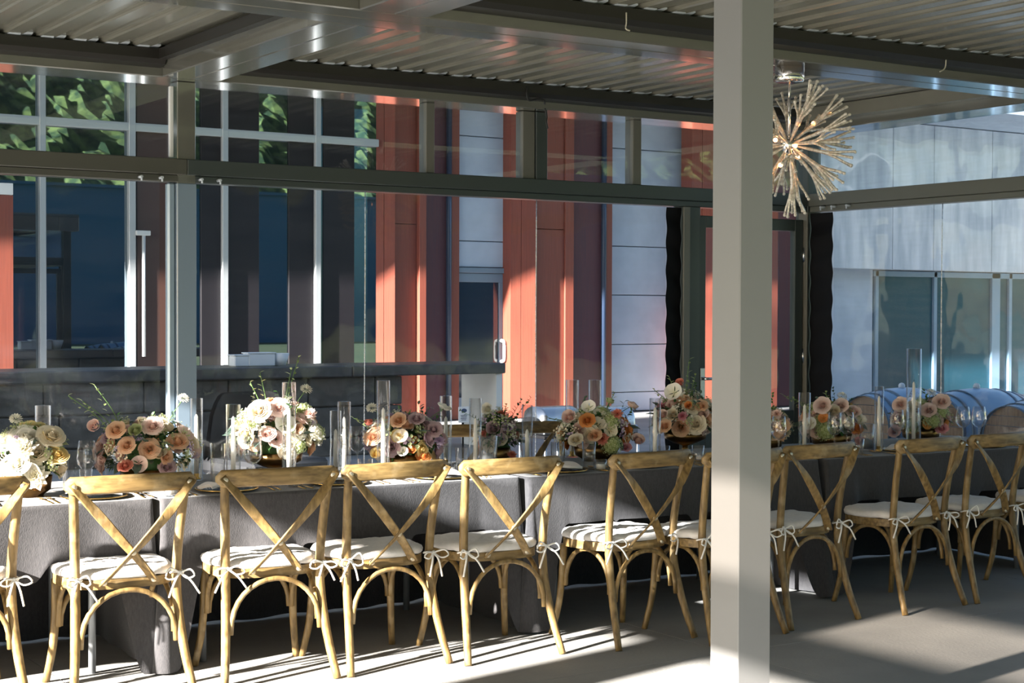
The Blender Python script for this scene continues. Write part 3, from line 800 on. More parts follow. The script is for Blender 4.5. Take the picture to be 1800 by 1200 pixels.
barrel(1520, 683, 9.75, 'blue sided wine barrel with dark head nearest the corner post', R(4))
barrel(1648, 684, 9.75, 'blue sided wine barrel in the middle of the row', R(2))
barrel(1775, 700, 9.72, 'blue sided wine barrel with brown head at the picture edge', R(0))
# pendant bulbs inside the building -------------------------------------
for i, (px, py) in enumerate(((434, 408), (342, 478), (604, 372), (648, 371), (690, 372), (612, 402), (672, 404))):
    p = atY(px, py, 20.4)
    t = thing('pendant_lamp', ('small warm pendant lamp glowing between the dark panels', 'small warm pendant lamp glowing beside the rear post', 'warm pendant lamp, leftmost of the upper cluster', 'warm pendant lamp in the middle of the upper cluster', 'warm pendant lamp nearest the red column', 'warm pendant lamp, lower one of the cluster', 'warm pendant lamp low beside the red column')[i], 'lamp', (p.x, 20.4, p.z), 0, 'pendant lamps in the dark interior')
    b = MB(); b.ball((0, 0, 0), 0.035, 10, 6); b.build('bulb', BULB2, t)
    MB().cyl((0, 0, 0.035), (0, 0, 4.758 - p.z), 0.006, 6).build('cord', CABLE, t)
    b = MB(); b.lathe([(0.012, 0.09), (0.022, 0.05), (0.02, 0.03)], 10); b.build('socket', BRONZE, t)

# ================================================================== CHAIRS
def rrect(w, h, r, n=3):
    out = []
    for (cx, cy, a0) in ((w / 2 - r, h / 2 - r, 0), (-w / 2 + r, h / 2 - r, 90), (-w / 2 + r, -h / 2 + r, 180), (w / 2 - r, -h / 2 + r, 270)):
        for k in range(n + 1):
            a = R(a0 + 90 * k / n); out.append((cx + r * math.cos(a), cy + r * math.sin(a)))
    return out
def seat_outline(grow=0.0, n=40):
    pts = []
    for i in range(n):
        a = 2 * math.pi * i / n
        c, s = math.cos(a), math.sin(a)
        e = 0.62
        x = math.copysign(abs(c) ** e, c); y = math.copysign(abs(s) ** e, s)
        hw = 0.192 + 0.028 * (y + 1) / 2 + grow
        pts.append((x * hw, 0.185 + y * (0.205 + grow)))
    return pts
CH = {}
def chair_meshes():
    for sx in (-1, 1):
        path = cat([(sx * 0.222, -0.125, 0.0), (sx * 0.203, -0.068, 0.15), (sx * 0.190, -0.020, 0.32), (sx * 0.187, -0.004, 0.46), (sx * 0.192, -0.020, 0.62), (sx * 0.203, -0.055, 0.80), (sx * 0.206, -0.066, 0.862)], 4)
        n = len(path)
        b = MB(); b.tube(path, [0.0155 + 0.003 * math.sin(math.pi * i / (n - 1)) for i in range(n)], 10); CH['post', sx] = b.mesh('back_post', WOOD)
        path = cat([(sx * 0.183, 0.335, 0.432), (sx * 0.182, 0.348, 0.30), (sx * 0.190, 0.362, 0.15), (sx * 0.210, 0.392, 0.0)], 5)
        b = MB(); b.tube(path, [0.018 - 0.004 * i / (len(path) - 1) for i in range(len(path))], 10); CH['leg', sx] = b.mesh('front_leg', WOOD)
    path = []; sc = []
    for i in range(25):
        u = -1 + 2 * i / 24
        path.append((0.238 * u, -0.062 - 0.062 * (1 - u * u), 0.848 + 0.006 * (1 - u * u)))
        e = min(1, (1 - abs(u)) / 0.09); k = 0.35 + 0.65 * math.sqrt(max(0, 1 - (1 - e) ** 2))
        sc.append((0.7 + 0.3 * k, k))
    b = MB(); b.sweep(path, rrect(0.030, 0.072, 0.013), (0, 0, 1), sc); CH['crest'] = b.mesh('crest_rail', WOODH)
    for sx in (-1, 1):
        off = -0.010 if sx > 0 else 0.0
        path = cat([(sx * 0.222, -0.098, 0.858), (sx * 0.135, -0.118 + off, 0.745), (sx * 0.045, -0.105 + off, 0.632), (sx * -0.03, -0.078 + off, 0.54), (sx * -0.10, -0.036, 0.448)], 4)
        b = MB(); b.sweep(path, rrect(0.009, 0.038, 0.0035), (sx * 0.75, 0, 0.6)); CH['slat', sx] = b.mesh('cross_slat', WOOD)
    b = MB(); b.lathe([(0.0001, -0.004), (0.010, -0.003), (0.0115, 0), (0.0115, 0.006)], 12); b.xform(Matrix.Rotation(R(-90), 4, 'X')); CH['rivet'] = b.mesh('rivet', RIVET)
    b = MB(); b.prism(seat_outline(0.0), 0.428, 0.466); CH['frame'] = b.mesh('seat_frame', WOODH)
    # cushion
    out = seat_outline(0.004); n = len(out); b = MB()
    rings = [(0.95, 0.467), (1.0, 0.474), (1.01, 0.486), (0.985, 0.498), (0.90, 0.506), (0.6, 0.511), (0.25, 0.512)]
    vs = []
    for (k, z) in rings:
        for i, (x, y) in enumerate(out):
            vs.append((x * k, 0.185 + (y - 0.185) * k, z + 0.003 * math.sin(i * 1.7 + k * 9) + 0.002 * math.sin(i * 0.6)))
    vs.append((0, 0.185, 0.512))
    fs = [(j * n + i, j * n + (i + 1) % n, (j + 1) * n + (i + 1) % n, (j + 1) * n + i) for j in range(len(rings) - 1) for i in range(n)]
    fs += [((len(rings) - 1) * n + i, (len(rings) - 1) * n + (i + 1) % n, len(vs) - 1) for i in range(n)]
    b.add(vs, fs, True); CH['cushion'] = b.mesh('cushion', CUSH)
    def arch(p0, p1, top, z0):
        p0, p1 = Vector(p0), Vector(p1); pts = []
        for i in range(17):
            a = math.pi * i / 16
            q = p0.lerp(p1, 0.5 - 0.5 * math.cos(a)); q.z = z0 + (top - z0) * math.sin(a) ** 0.85
            pts.append(q)
        b = MB(); b.tube(pts, 0.0105, 8); return b.mesh('arched_brace', WOOD)
    CH['br', 0] = arch((-0.176, -0.040, 0), (0.176, -0.040, 0), 0.424, 0.205)
    CH['br', 1] = arch((-0.165, 0.345, 0), (0.165, 0.345, 0), 0.424, 0.235)
    CH['br', 2] = arch((-0.178, 0.0, 0), (-0.174, 0.335, 0), 0.424, 0.235)
    CH['br', 3] = arch((0.178, 0.0, 0), (0.174, 0.335, 0), 0.424, 0.235)
    for var in range(3):
        rn = random.Random(50 + var)
        for sx in (-1, 1):
            c = Vector((sx * 0.188, -0.006, 0.475)); b = MB()
            ring = [c + Vector((0.024 * math.cos(2 * math.pi * i / 12), 0.024 * math.sin(2 * math.pi * i / 12), 0.004 * math.sin(i))) for i in range(13)]
            b.tube(ring, 0.0042, 6)
            k = c + Vector((0.004, -0.026, 0.0)); b.ball(k, 0.009, 6, 4)
            for s2 in (-1, 1):
                r1_ = rn.uniform(0.035, 0.06)
                b.tube(cat([k, k + Vector((s2 * r1_ * 0.7, -0.02, 0.022 + rn.uniform(-.02, .01))), k + Vector((s2 * r1_, -0.024, -0.012)), k + Vector((s2 * r1_ * 0.5, -0.018, -0.022)), k], 4), 0.0038, 5)
                tx = rn.uniform(0.02, 0.07)
                b.tube(cat([k, k + Vector((s2 * tx * 0.5, -0.022, -0.03)), k + Vector((s2 * tx, -0.026, -0.075 - rn.uniform(0, 0.03)))], 4), 0.0042, 5)
            CH['tie', sx, var] = b.mesh('cushion_tie', TIE)
chair_meshes()
def make_chair(label, loc, rz, var=0, group='cross-back dining chairs along the table', tilt=0):
    t = thing('dining_chair', label, 'chair', loc, rz, group)
    t.scale = (1.09, 0.94, 1.0)
    cu = obj('cushion', CH['cushion'], t)
    sl = {}
    for sx in (-1, 1):
        obj('back_post', CH['post', sx], t); obj('front_leg', CH['leg', sx], t); sl[sx] = obj('cross_slat', CH['slat', sx], t)
        obj('cushion_tie', CH['tie', sx, var % 3], cu)
    obj('crest_rail', CH['crest'], t); obj('seat_frame', CH['frame'], t)
    for k in range(4): obj('arched_brace', CH['br', k], t)
    for (sx, x, y, z) in ((-1, -0.212, -0.104, 0.846), (1, 0.212, -0.104, 0.846), (1, -0.092, -0.046, 0.459), (-1, 0.092, -0.046, 0.459), (1, 0.0, -0.106, 0.579)):
        obj('rivet', CH['rivet'], sl[sx], (x, y, z))
    return t
W_ = 'weathered wooden cross-back chair with tied white cushion, '
# crest rail centre in the picture, its distance along the view and the turn of the chair
CRESTS = [(-72, 6.10, -3), (229, 6.28, -3), (488, 6.56, -6), (695, 6.82, 1), (898, 7.03, -2), (1144, 7.36, 6), (1307, 7.47, 4), (1440, 7.83, 4), (1634, 8.22, 4), (1757, 8.55, 4), (1895, 8.9, 3)]
names = ['cut off by the left picture edge', 'leftmost whole chair, in full sun', 'second whole chair from the left', 'third whole chair from the left', 'fourth whole chair from the left', 'fifth whole chair from the left', 'half hidden by the grey post', 'first right of the grey post', 'second right of the grey post', 'third right of the grey post', 'last at the right picture edge']
seat = ['the chair cut off at far left', 'the leftmost whole chair', 'the second whole chair', 'the third whole chair', 'the fourth whole chair', 'the fifth whole chair', 'the chair half hidden by the post', 'the first chair right of the post', 'the second chair right of the post', 'the third chair right of the post', 'the last chair at far right']
SEATS = []
for i, (px, dep, dl) in enumerate(CRESTS):
    u = (px - 900) / F_PX
    mid = (_fh + _rh * u) * dep
    rz = R(dl)
    fw = Vector((-math.sin(rz), math.cos(rz), 0))
    o = mid + fw * 0.062
    make_chair(W_ + names[i], (o.x, o.y, 0), rz, i)
    SEATS.append((o + fw * 0.19, rz))
far = [(XY(812, 7.62), 'far side, opposite the fourth whole chair'), (XY(948, 7.62), 'far side, opposite the fifth whole chair')]
for i, (x, l) in enumerate(far):
    make_chair(W_ + l, (x, 7.62, 0), R(180 + (8 if i else -10)), i + 1)

# ================================================================== TABLES AND CLOTHS
TT = 0.733
TABS = [(0.55, 2.375, 6.49), (2.415, 4.175, 6.42), (4.215, 6.04, 6.34), (6.09, 7.93, 6.27)]
TD = 0.86
TROT = R(-1.6)
tl = ['at the left picture edge', 'behind the second and third whole chairs', 'behind the grey foreground post', 'at the right end by the barrels']
def table_front(x):
    for (a, c, y) in TABS:
        if x <= c + 0.02: return y - math.sin(-TROT) * (x - (a + c) / 2)
    return TABS[-1][2]
for ti, (a, c, yf) in enumerate(TABS):
    w = c - a; hx_ = w / 2; hy = TD / 2
    t = thing('banquet_table', 'folding banquet table under charcoal linen, ' + tl[ti], 'table', ((a + c) / 2, yf + hy, 0), TROT, 'banquet tables in one long row')
    MB().bbox(-hx_, hx_, -hy, hy, TT - 0.03, TT, 0.008).build('tabletop', TABW, t)
    for sx in (-1, 1):
        for sy in (-1, 1):
            MB().cyl((sx * (hx_ - 0.22), sy * (hy - 0.12), 0), (sx * (hx_ - 0.22), sy * (hy - 0.12), TT - 0.031), 0.016, 10).build('leg', LEGM, t)
    # cloth
    b = MB(); rn = random.Random(20 + ti)
    rc = 0.02; per = []
    def seg(p, q, n, nrm): 
        for k in range(n): per.append((p[0] + (q[0] - p[0]) * k / n, p[1] + (q[1] - p[1]) * k / n, nrm))
    X0, X1, Y0, Y1 = -hx_ - 0.006, hx_ + 0.006, -hy - 0.006, hy + 0.006
    seg((X0 + rc, Y0), (X1 - rc, Y0), 110, (0, -1))
    for k in range(8):
        an = -math.pi / 2 + math.pi / 2 * k / 8; per.append((X1 - rc + rc * math.cos(an), Y0 + rc + rc * math.sin(an), (math.cos(an), math.sin(an))))
    seg((X1, Y0 + rc), (X1, Y1 - rc), 50, (1, 0))
    for k in range(8):
        an = math.pi / 2 * k / 8; per.append((X1 - rc + rc * math.cos(an), Y1 - rc + rc * math.sin(an), (math.cos(an), math.sin(an))))
    seg((X1 - rc, Y1), (X0 + rc, Y1), 90, (0, 1))
    for k in range(8):
        an = math.pi / 2 + math.pi / 2 * k / 8; per.append((X0 + rc + rc * math.cos(an), Y1 - rc + rc * math.sin(an), (math.cos(an), math.sin(an))))
    seg((X0, Y1 - rc), (X0, Y0 + rc), 50, (-1, 0))
    for k in range(8):
        an = math.pi + math.pi / 2 * k / 8; per.append((X0 + rc + rc * math.cos(an), Y0 + rc + rc * math.sin(an), (math.cos(an), math.sin(an))))
    n = len(per); NV = 16
    zt = TT + 0.004
    f1, f2, f3, f4 = (rn.uniform(0, 6) for _ in range(4))
    def drop(i):
        x, y, nr = per[i]
        full = 0.735
        if nr[1] < -0.9:     # viewer side: short in the middle, long at the corners
            e = min(x - X0, X1 - x)
            k = max(0, min(1, 1 - (e - 0.05) / 0.16)); k = k * k * (3 - 2 * k)
            xw = (a + c) / 2 + x
            near_ = min(abs(xw - sp_.x) for sp_, _r in SEATS)
            q_ = max(0, min(1, (near_ - 0.20) / 0.08)); q_ = q_ * q_ * (3 - 2 * q_)
            return (0.235 + 0.08 * q_) * (1 - k) + full * k
        return full
    arc = [0.0]
    for i in range(1, n): arc.append(arc[-1] + math.hypot(per[i][0] - per[i - 1][0], per[i][1] - per[i - 1][1]))
    vs = []
    for j in range(NV + 1):
        v = j / NV
        for i in range(n):
            x, y, nr = per[i]
            D = drop(i) * v
            ang_end = abs(nr[0]) > 0.9
            cor = max(0, 1 - min(math.hypot(abs(x) - hx_, abs(y) - hy) / 0.22, 1))
            amp = (0.010 if ang_end else 0.016) + (0.03 * cor if not ang_end else 0.0)
            s_ = arc[i]
            wv = math.sin(s_ * 21 + f2 + 0.8 * math.sin(s_ * 5 + f3)) * 0.6 + math.sin(s_ * 11 + f4) * 0.4
            off = v ** 1.2 * (amp * (wv + 0.9)) + (0.035 * v * cor if nr[1] < 0.5 and not ang_end else 0)
            z = zt - D
            if j == 0: z = zt
            vs.append((x + nr[0] * off, y + nr[1] * off, max(0.006 + 0.004 * (1 + wv), z)))
    fs = [(j * n + i, (j + 1) * n + i, (j + 1) * n + (i + 1) % n, j * n + (i + 1) % n) for j in range(NV) for i in range(n)]
    b.add(vs, fs, True)
    o = len(b.v) - len(vs)
    b.f.append(tuple(o + i for i in range(n))); b.sm.append(False)
    tag(b.build('tablecloth', CLOTH, None, ((a + c) / 2, yf + hy, 0), (0, 0, TROT)), 'charcoal linen tablecloth draped over the table ' + tl[ti], 'tablecloth', 'charcoal tablecloths')
TZ = TT + 0.0045

# ================================================================== PLACE SETTINGS
def plate_mesh():
    b = MB(); b.lathe([(0.0001, 0.003), (0.10, 0.003), (0.105, 0.006), (0.155, 0.013), (0.158, 0.012), (0.157, 0.009), (0.10, 0.0), (0.0001, 0.0)], 36); p = b.mesh('plate_body', PLATE)
    b = MB(); b.lathe([(0.150, 0.0128), (0.156, 0.0145), (0.1605, 0.0125), (0.158, 0.0085)], 36); return p, b.mesh('gold_rim', GOLD)
PM, PR = plate_mesh()
def napkin_mesh(seed):
    rn = random.Random(seed); f = rn.uniform(0, 6); b = MB()
    def fn(u, v, dz=0.0):
        x = (u - 0.5) * 0.20; y = (v - 0.5) * 0.13
        return (x + 0.008 * math.sin(v * 5 + f), y + 0.006 * math.sin(u * 7 + f), 0.017 + dz + 0.006 * math.sin(u * 9 + f) * (0.3 + v) + 0.007 * math.sin(u * 4 + v * 5))
    b.grid(lambda u, v: fn(u, v, 0.012), 14, 8); b.grid(lambda u, v: fn(1 - u, v, 0.0), 14, 8)
    # edges
    n = len(b.v) // 2
    for (us_) in ([(i / 14, 0) for i in range(15)], [(i / 14, 1) for i in range(14, -1, -1)], [(0, j / 8) for j in range(8, -1, -1)], [(1, j / 8) for j in range(9)]):
        vs = [fn(u, v, 0.012) for u, v in us_] + [fn(u, v, 0.0) for u, v in us_]; k = len(us_)
        b.add(vs, [(i, k + i, k + i + 1, i + 1) for i in range(k - 1)], True)
    return b.mesh('napkin', NAPKIN)
NAPS = [napkin_mesh(s) for s in range(3)]
def cutlery(kind):
    b = MB()
    pth = [(0, -0.10, 0.003), (0, -0.02, 0.005), (0, 0.04, 0.006)]
    b.sweep(pth, rrect(0.009, 0.003, 0.0012, 1), (0, 0, 1), [1.0, 0.7, 0.55])
    if kind == 'fork':
        b.sweep([(0, 0.04, 0.006), (0, 0.055, 0.004), (0, 0.065, 0.005)], rrect(0.020, 0.0022, 0.0009, 1), (0, 0, 1), [0.3, 0.9, 1.0])
        for k in range(4):
            x = -0.0085 + k * 0.0057
            b.sweep([(x, 0.064, 0.005), (x, 0.09, 0.007), (x, 0.105, 0.010)], rrect(0.0028, 0.002, 0.0008, 1), (0, 0, 1), [1, 1, 0.6])
    elif kind == 'knife':
        b.sweep([(0, 0.04, 0.005), (0.001, 0.055, 0.005), (0.002, 0.10, 0.005), (-0.002, 0.125, 0.005)], rrect(0.018, 0.002, 0.0008, 1), (0, 0, 1), [0.35, 1, 1, 0.25])
    else:
        def bowl(u, v):
            a = (v) * math.pi; return (0.017 * math.sin(a) * (u - 0.5) * 2, 0.045 + 0.055 * v, 0.005 + 0.006 * abs(u - 0.5) * 2)
        b.grid(bowl, 4, 8); b.grid(lambda u, v: (bowl(1 - u, v)[0], bowl(1 - u, v)[1], bowl(1 - u, v)[2] - 0.0015), 4, 8)
    return b.mesh(kind, GOLD)
CM = {k: cutlery(k) for k in ('fork', 'knife', 'spoon')}
OCC = []
for i, (sp, rz) in enumerate(SEATS):
    x = sp.x; yf = table_front(x)
    cx, cy = x + 0.02 * math.sin(i * 2.3), yf + 0.155
    OCC.append((cx, cy, .142, .142))
    pl = thing('charger_plate', 'black charger plate with gold rim set before ' + seat[i], 'plate', (cx, cy, TZ), 0, 'charger plates')
    obj('plate_body', PM, pl, None, None, .88); obj('gold_rim', PR, pl, None, None, .88)
    tag(obj('napkin', NAPS[i % 3], None, (cx, cy + 0.005, TZ), (0, 0, R(-12 + 9 * (i % 4)))), 'folded white linen napkin on the plate before ' + seat[i], 'napkin', 'napkins on the plates')
    for (k, dx, l) in (('fork', -0.215, 'outer gold fork beside the plate before '), ('fork', -0.185, 'inner gold fork beside the plate before '), ('knife', 0.185, 'gold knife beside the plate before '), ('spoon', 0.215, 'gold spoon beside the plate before ')):
        tag(obj(k, CM[k], None, (cx + dx, cy - 0.03, TZ), (0, 0, R(random.uniform(-9, 5)))), l + seat[i], k, 'gold cutlery')

# ================================================================== GLASSWARE AND CANDLES
def zat(px, py, Y): return atY(px, py, Y).z
ARR = [(52, 6.80, .15, .15), (258, 6.84, .235, .15), (485, 6.88, .205, .15), (712, 6.90, .205, .15), (876, 6.98, .105, .10), (1048, 6.88, .215, .15), (1205, 6.92, .185, .15), (1352, 6.84, .13, .13), (1462, 6.80, .205, .15), (1620, 6.84, .19, .15)]
for (px_, y_, a_, c_) in ARR: OCC.append((XY(px_, y_), y_, a_ * .72, c_ * .85))
def free(px, Y, r):
    """slide a glass along its line of sight until it stands clear of its neighbours"""
    for k in range(40):
        for sg_ in ((-1, 1) if k else (1,)):
            y = Y + sg_ * 0.012 * k
            x = XY(px, y); f_ = table_front(x)
            if not (f_ + r + 0.02 < y < f_ + TD - r - 0.02): continue
            if all(((x - ox) / (oa + r + .004)) ** 2 + ((y - oy) / (ob + r + .004)) ** 2 > 1 for ox, oy, oa, ob in OCC):
                OCC.append((x, y, r, r)); return x, y
    OCC.append((XY(px, Y), Y, r, r)); return XY(px, Y), Y
def hur_mesh(r, h):
    b = MB()
    b.lathe([(0.0001, 0.003), (r - 0.004, 0.003), (r - 0.003, 0.012), (r - 0.003, h), (r, h + 0.001), (r, 0.0), (0.0001, 0.0)], 24)
    return b.mesh('hurricane_glass', GLASS)
def candle_mesh(r, h, m=WAX):
    b = MB(); b.lathe([(0.0001, 0), (r, 0), (r * 0.96, h * 0.5), (r * 0.72, h - 0.012), (r * 0.3, h - 0.003), (0.0001, h)], 12)
    return b.mesh('wax_body', m)
b = MB(); b.tube([(0, 0, 0), (0.001, 0, 0.008), (0.003, 0, 0.013)], 0.0013, 5); WICK = b.mesh('wick', CABLE)
b = MB(); b.lathe([(0.0001, 0), (0.020, 0), (0.022, 0.004), (0.012, 0.012), (0.013, 0.028), (0.0001, 0.028)], 14); HOLDER = b.mesh('candle_cup', GOLD)
HUR = [
    # px, top py, Y, radius, candle share, words
    (75, 713, 7.05, .034, .78, 'short, behind the white and yellow arrangement at far left'),
    (345, 700, 7.05, .030, .80, 'beside the rear post, right of the blush roses'),
    (410, 711, 6.72, .033, .85, 'left of the tall cream arrangement'),
    (508, 672, 6.66, .032, .74, 'tall, in front of the cream and blush arrangement'),
    (590, 722, 7.0, .028, .70, 'slim, right behind the cream and blush arrangement'),
    (605, 706, 6.75, .031, .80, 'right of the cream and blush arrangement'),
    (674, 669, 6.66, .031, .72, 'tall, in front of the apricot arrangement'),
    (784, 696, 7.05, .031, .70, 'behind the right side of the apricot arrangement'),
    (836, 700, 6.75, .031, .72, 'between the apricot and the mauve arrangement'),
    (927, 712, 6.80, .029, .60, 'right of the small mauve arrangement'),
    (1006, 668, 7.11, .036, .55, 'tall, left one of the pair behind the hydrangea arrangement'),
    (1046, 668, 7.11, .035, .55, 'tall, right one of the pair behind the hydrangea arrangement'),
    (1152, 700, 6.55, .030, .86, 'in front of the footed bowl arrangement near the post'),
    (1415, 690, 6.55, .033, .80, 'first one right of the grey post'),
    (1546, 679, 6.50, .026, .85, 'slim, between the two arrangements right of the post'),
    (1607, 613, 6.60, .043, .66, 'tallest of all, in front of the rightmost arrangement'),
]
for (px, py, Y, r, cs, wd) in HUR:
    Y0_ = Y; X, Y = free(px, Y, r); h = zat(px, py, Y) - TZ
    tag(obj('hurricane_glass', hur_mesh(r, h), None, (X, Y, TZ)), 'clear glass candle cylinder, ' + wd, 'candle glass', 'hurricane glasses on the table')
    ct_ = thing('taper_candle', 'ivory taper candle inside the glass ' + wd.replace('tall, ', '').replace('short, ', '').replace('slim, ', ''), 'candle', (X, Y, TZ + 0.0035), 0, 'taper candles in glass cylinders')
    hh = h * cs
    wb = obj('wax_body', candle_mesh(0.0112, hh - 0.026), ct_, (0, 0, 0.026)); obj('candle_cup', HOLDER, ct_); obj('wick', WICK, wb, (0, 0, hh - 0.026))

def wine_mesh():
    b = MB()
    b.lathe([(0.0001, 0.004), (0.010, 0.006), (0.034, 0.002), (0.035, 0.0), (0.0001, 0.0)], 20); foot = b.mesh('foot', GLASS)
    b = MB(); b.lathe([(0.006, 0.005), (0.0038, 0.02), (0.0036, 0.085), (0.006, 0.098)], 10); stem = b.mesh('stem', GLASS)
    b = MB(); b.lathe([(0.003, 0.097), (0.022, 0.104), (0.040, 0.125), (0.044, 0.148), (0.040, 0.19), (0.034, 0.225), (0.0325, 0.225), (0.0385, 0.19), (0.0425, 0.148), (0.0385, 0.126), (0.021, 0.107), (0.002, 0.101)], 24); bowl = b.mesh('bowl', GLASS)
    return foot, stem, bowl
WM = wine_mesh()
WINE = [(152, 6.62, 'left front of the blush rose arrangement'), (186, 6.60, 'right beside its twin, before the blush roses'), (212, 6.72, 'third of the trio before the blush roses'),
        (415, 6.62, 'left front of the cream arrangement'), (444, 6.60, 'right front of the cream arrangement'),
        (628, 7.0, 'behind the slim candle glass, left of the apricot flowers'), (1370, 6.5, 'just right of the grey post'),
        (1468, 6.52, 'left one before the orange and cream arrangement'), (1490, 6.50, 'right one before the orange and cream arrangement'),
        (1578, 6.50, 'left one before the rightmost arrangement'), (1606, 6.46, 'right one before the rightmost arrangement'),
        (1694, 6.55, 'left one before the barrels at far right'), (1722, 6.50, 'right one before the barrels at far right')]
for (px, Y, l) in WINE:
    Y0_ = Y; X, Y = free(px, Y, .044)
    t = thing('wine_glass', 'clear stemmed wine glass, ' + l, 'wine glass', (X, Y, TZ), 0, 'wine glasses')
    for k, m_ in zip(('foot', 'stem', 'bowl'), WM): obj(k, m_, t)
def tumbler(r, h, rib=None, taper=0.9, n=24):
    b = MB(); r0 = r * taper
    b.lathe([(0.0001, 0.008), (r0 - 0.003, 0.008), (r - 0.0025, h), (r, h), (r0, 0.0), (0.0001, 0.0)], n, rib=rib)
    return b.mesh('tumbler', GLASS)
TUM = [(130, 6.70, .050, .17, True, 'wide ribbed glass vase left of the blush roses'), (383, 6.62, .033, .19, True, 'slim ribbed glass right of the blush roses'), (150, 6.52, .030, .085, False, 'small clear tumbler before the wine glasses at far left'),
       (447, 6.52, .036, .075, False, 'low clear tumbler in front of the cream arrangement'), (519, 6.55, .040, .085, False, 'square-looking clear tumbler under the tall candle'),
       (642, 6.62, .036, .10, False, 'clear tumbler left of the apricot arrangement'), (858, 6.55, .044, .19, True, 'tall ribbed glass before the mauve arrangement'),
       (981, 6.55, .034, .13, True, 'ribbed glass before the hydrangea arrangement'), (1036, 6.50, .036, .14, False, 'tall clear tumbler before the hydrangea arrangement'),
       (1168, 6.42, .033, .09, False, 'clear tumbler under the footed bowl arrangement'), (1228, 6.42, .033, .10, False, 'clear tumbler beside the left edge of the post'),
       (1510, 6.40, .033, .09, False, 'clear tumbler right of the orange and cream arrangement'), (1525, 6.60, .042, .15, True, 'dark ribbed glass beside the slim candle cylinder'), (812, 6.55, .032, .13, False, 'clear bottle-like tumbler left of the tall ribbed glass')]
TPOS = {}
for (px, Y, r, h, rib, l) in TUM:
    Y0_ = Y; X, Y = free(px, Y, r * 1.05); TPOS[px] = (X, Y)
    tag(obj('ribbed_glass' if rib else 'tumbler', tumbler(r, h, 0.05 if rib else None, 0.92 if rib else 0.86, 40 if rib else 24), None, (X, Y, TZ)), l, 'glass', 'tumblers and ribbed glasses')
VOT = [(858, 6.55, .036, .10, GREYWAX, 'grey candle inside the tall ribbed glass', 0.009), (1525, 6.60, .034, .06, GREYWAX, 'grey candle inside the dark ribbed glass', 0.009)]
for (px, Y, r, h, m_, l, dz) in VOT:
    X, Y = TPOS[px]; t = thing('pillar_candle', l, 'candle', (X, Y, TZ + dz), 0, 'pillar candles'); obj('wax_body', candle_mesh(r, h, m_), t); obj('wick', WICK, t, (0, 0, h))
for (px, Y, l) in ((930, 6.60, 'small glass votive left of the hydrangea arrangement'), (1057, 6.44, 'small glass votive right of the tall tumbler'), (560, 6.56, 'small glass votive below the cream arrangement'), (790, 6.60, 'small glass votive below the apricot arrangement'), (300, 6.50, 'small glass votive below the blush roses'), (1440, 6.45, 'small glass votive beside the orange and cream arrangement')):
    X, Y = free(px, Y, .032)
    t = thing('votive', l, 'votive', (X, Y, TZ), 0, 'glass votives')
    b = MB(); b.lathe([(0.0001, 0.008), (0.024, 0.008), (0.029, 0.055), (0.031, 0.055), (0.027, 0.0), (0.0001, 0.0)], 20); b.build('cup', GLASS, t)
    b = MB(); b.lathe([(0.0001, 0.0085), (0.0225, 0.0085), (0.025, 0.030), (0.0001, 0.031)], 16); b.build('wax', WAX, t)

# ================================================================== FLOWERS
def petal_mat(name, inner, outer):
    m, nt, bs = nodes_of(name)
    L = nt.links.new
    at = nt.nodes.new('ShaderNodeAttribute'); at.attribute_name = 'tone'
    r = nt.nodes.new('ShaderNodeValToRGB')
    r.color_ramp.elements[0].color = (*inner, 1); r.color_ramp.elements[1].color = (*outer, 1)
    L(at.outputs['Fac'], r.inputs[0]); L(r.outputs[0], bs.inputs['Base Color'])
    bs.inputs['Roughness'].default_value = 0.75
    bs.inputs['Specular IOR Level'].default_value = 0.2
    tr = nt.nodes.new('ShaderNodeBsdfTranslucent'); L(r.outputs[0], tr.inputs[0])
    mx = nt.nodes.new('ShaderNodeMixShader'); mx.inputs[0].default_value = 0.22
    out = nt.nodes['Material Output']
    L(bs.outputs[0], mx.inputs[1]); L(tr.outputs[0], mx.inputs[2]); L(mx.outputs[0], out.inputs[0])
    return m
PAL = {
    'white': ((0.80, 0.76, 0.55), (0.86, 0.83, 0.78)), 'cream': ((0.80, 0.66, 0.40), (0.84, 0.77, 0.64)), 'blush': ((0.78, 0.48, 0.40), (0.83, 0.67, 0.61)),
    'peach': ((0.80, 0.40, 0.17), (0.83, 0.58, 0.40)), 'orange': ((0.70, 0.20, 0.03), (0.80, 0.36, 0.12)), 'yellow': ((0.80, 0.52, 0.05), (0.84, 0.70, 0.35)),
    'mauve': ((0.48, 0.26, 0.32), (0.66, 0.50, 0.52)), 'lilac': ((0.50, 0.34, 0.55), (0.68, 0.56, 0.68)), 'pink': ((0.70, 0.16, 0.24), (0.78, 0.42, 0.45)),
    'green': ((0.40, 0.46, 0.18), (0.62, 0.66, 0.38)), 'coral': ((0.66, 0.16, 0.10), (0.76, 0.32, 0.24)), 'plum': ((0.22, 0.08, 0.10), (0.36, 0.18, 0.20))}
PMAT = {k: petal_mat('petal ' + k, *v) for k, v in PAL.items()}
LEAFM = mat('mid green leaf', (0.045, 0.12, 0.03), 0.5, col2=(0.085, 0.18, 0.05), scale=20)
LEAFD = mat('dark eucalyptus leaf', (0.045, 0.085, 0.06), 0.5, col2=(0.10, 0.15, 0.12), scale=20)
LEAFL = mat('pale young leaf', (0.28, 0.36, 0.12), 0.5, col2=(0.42, 0.48, 0.22), scale=20)
STEM = mat('green stem', (0.10, 0.18, 0.05), 0.6)
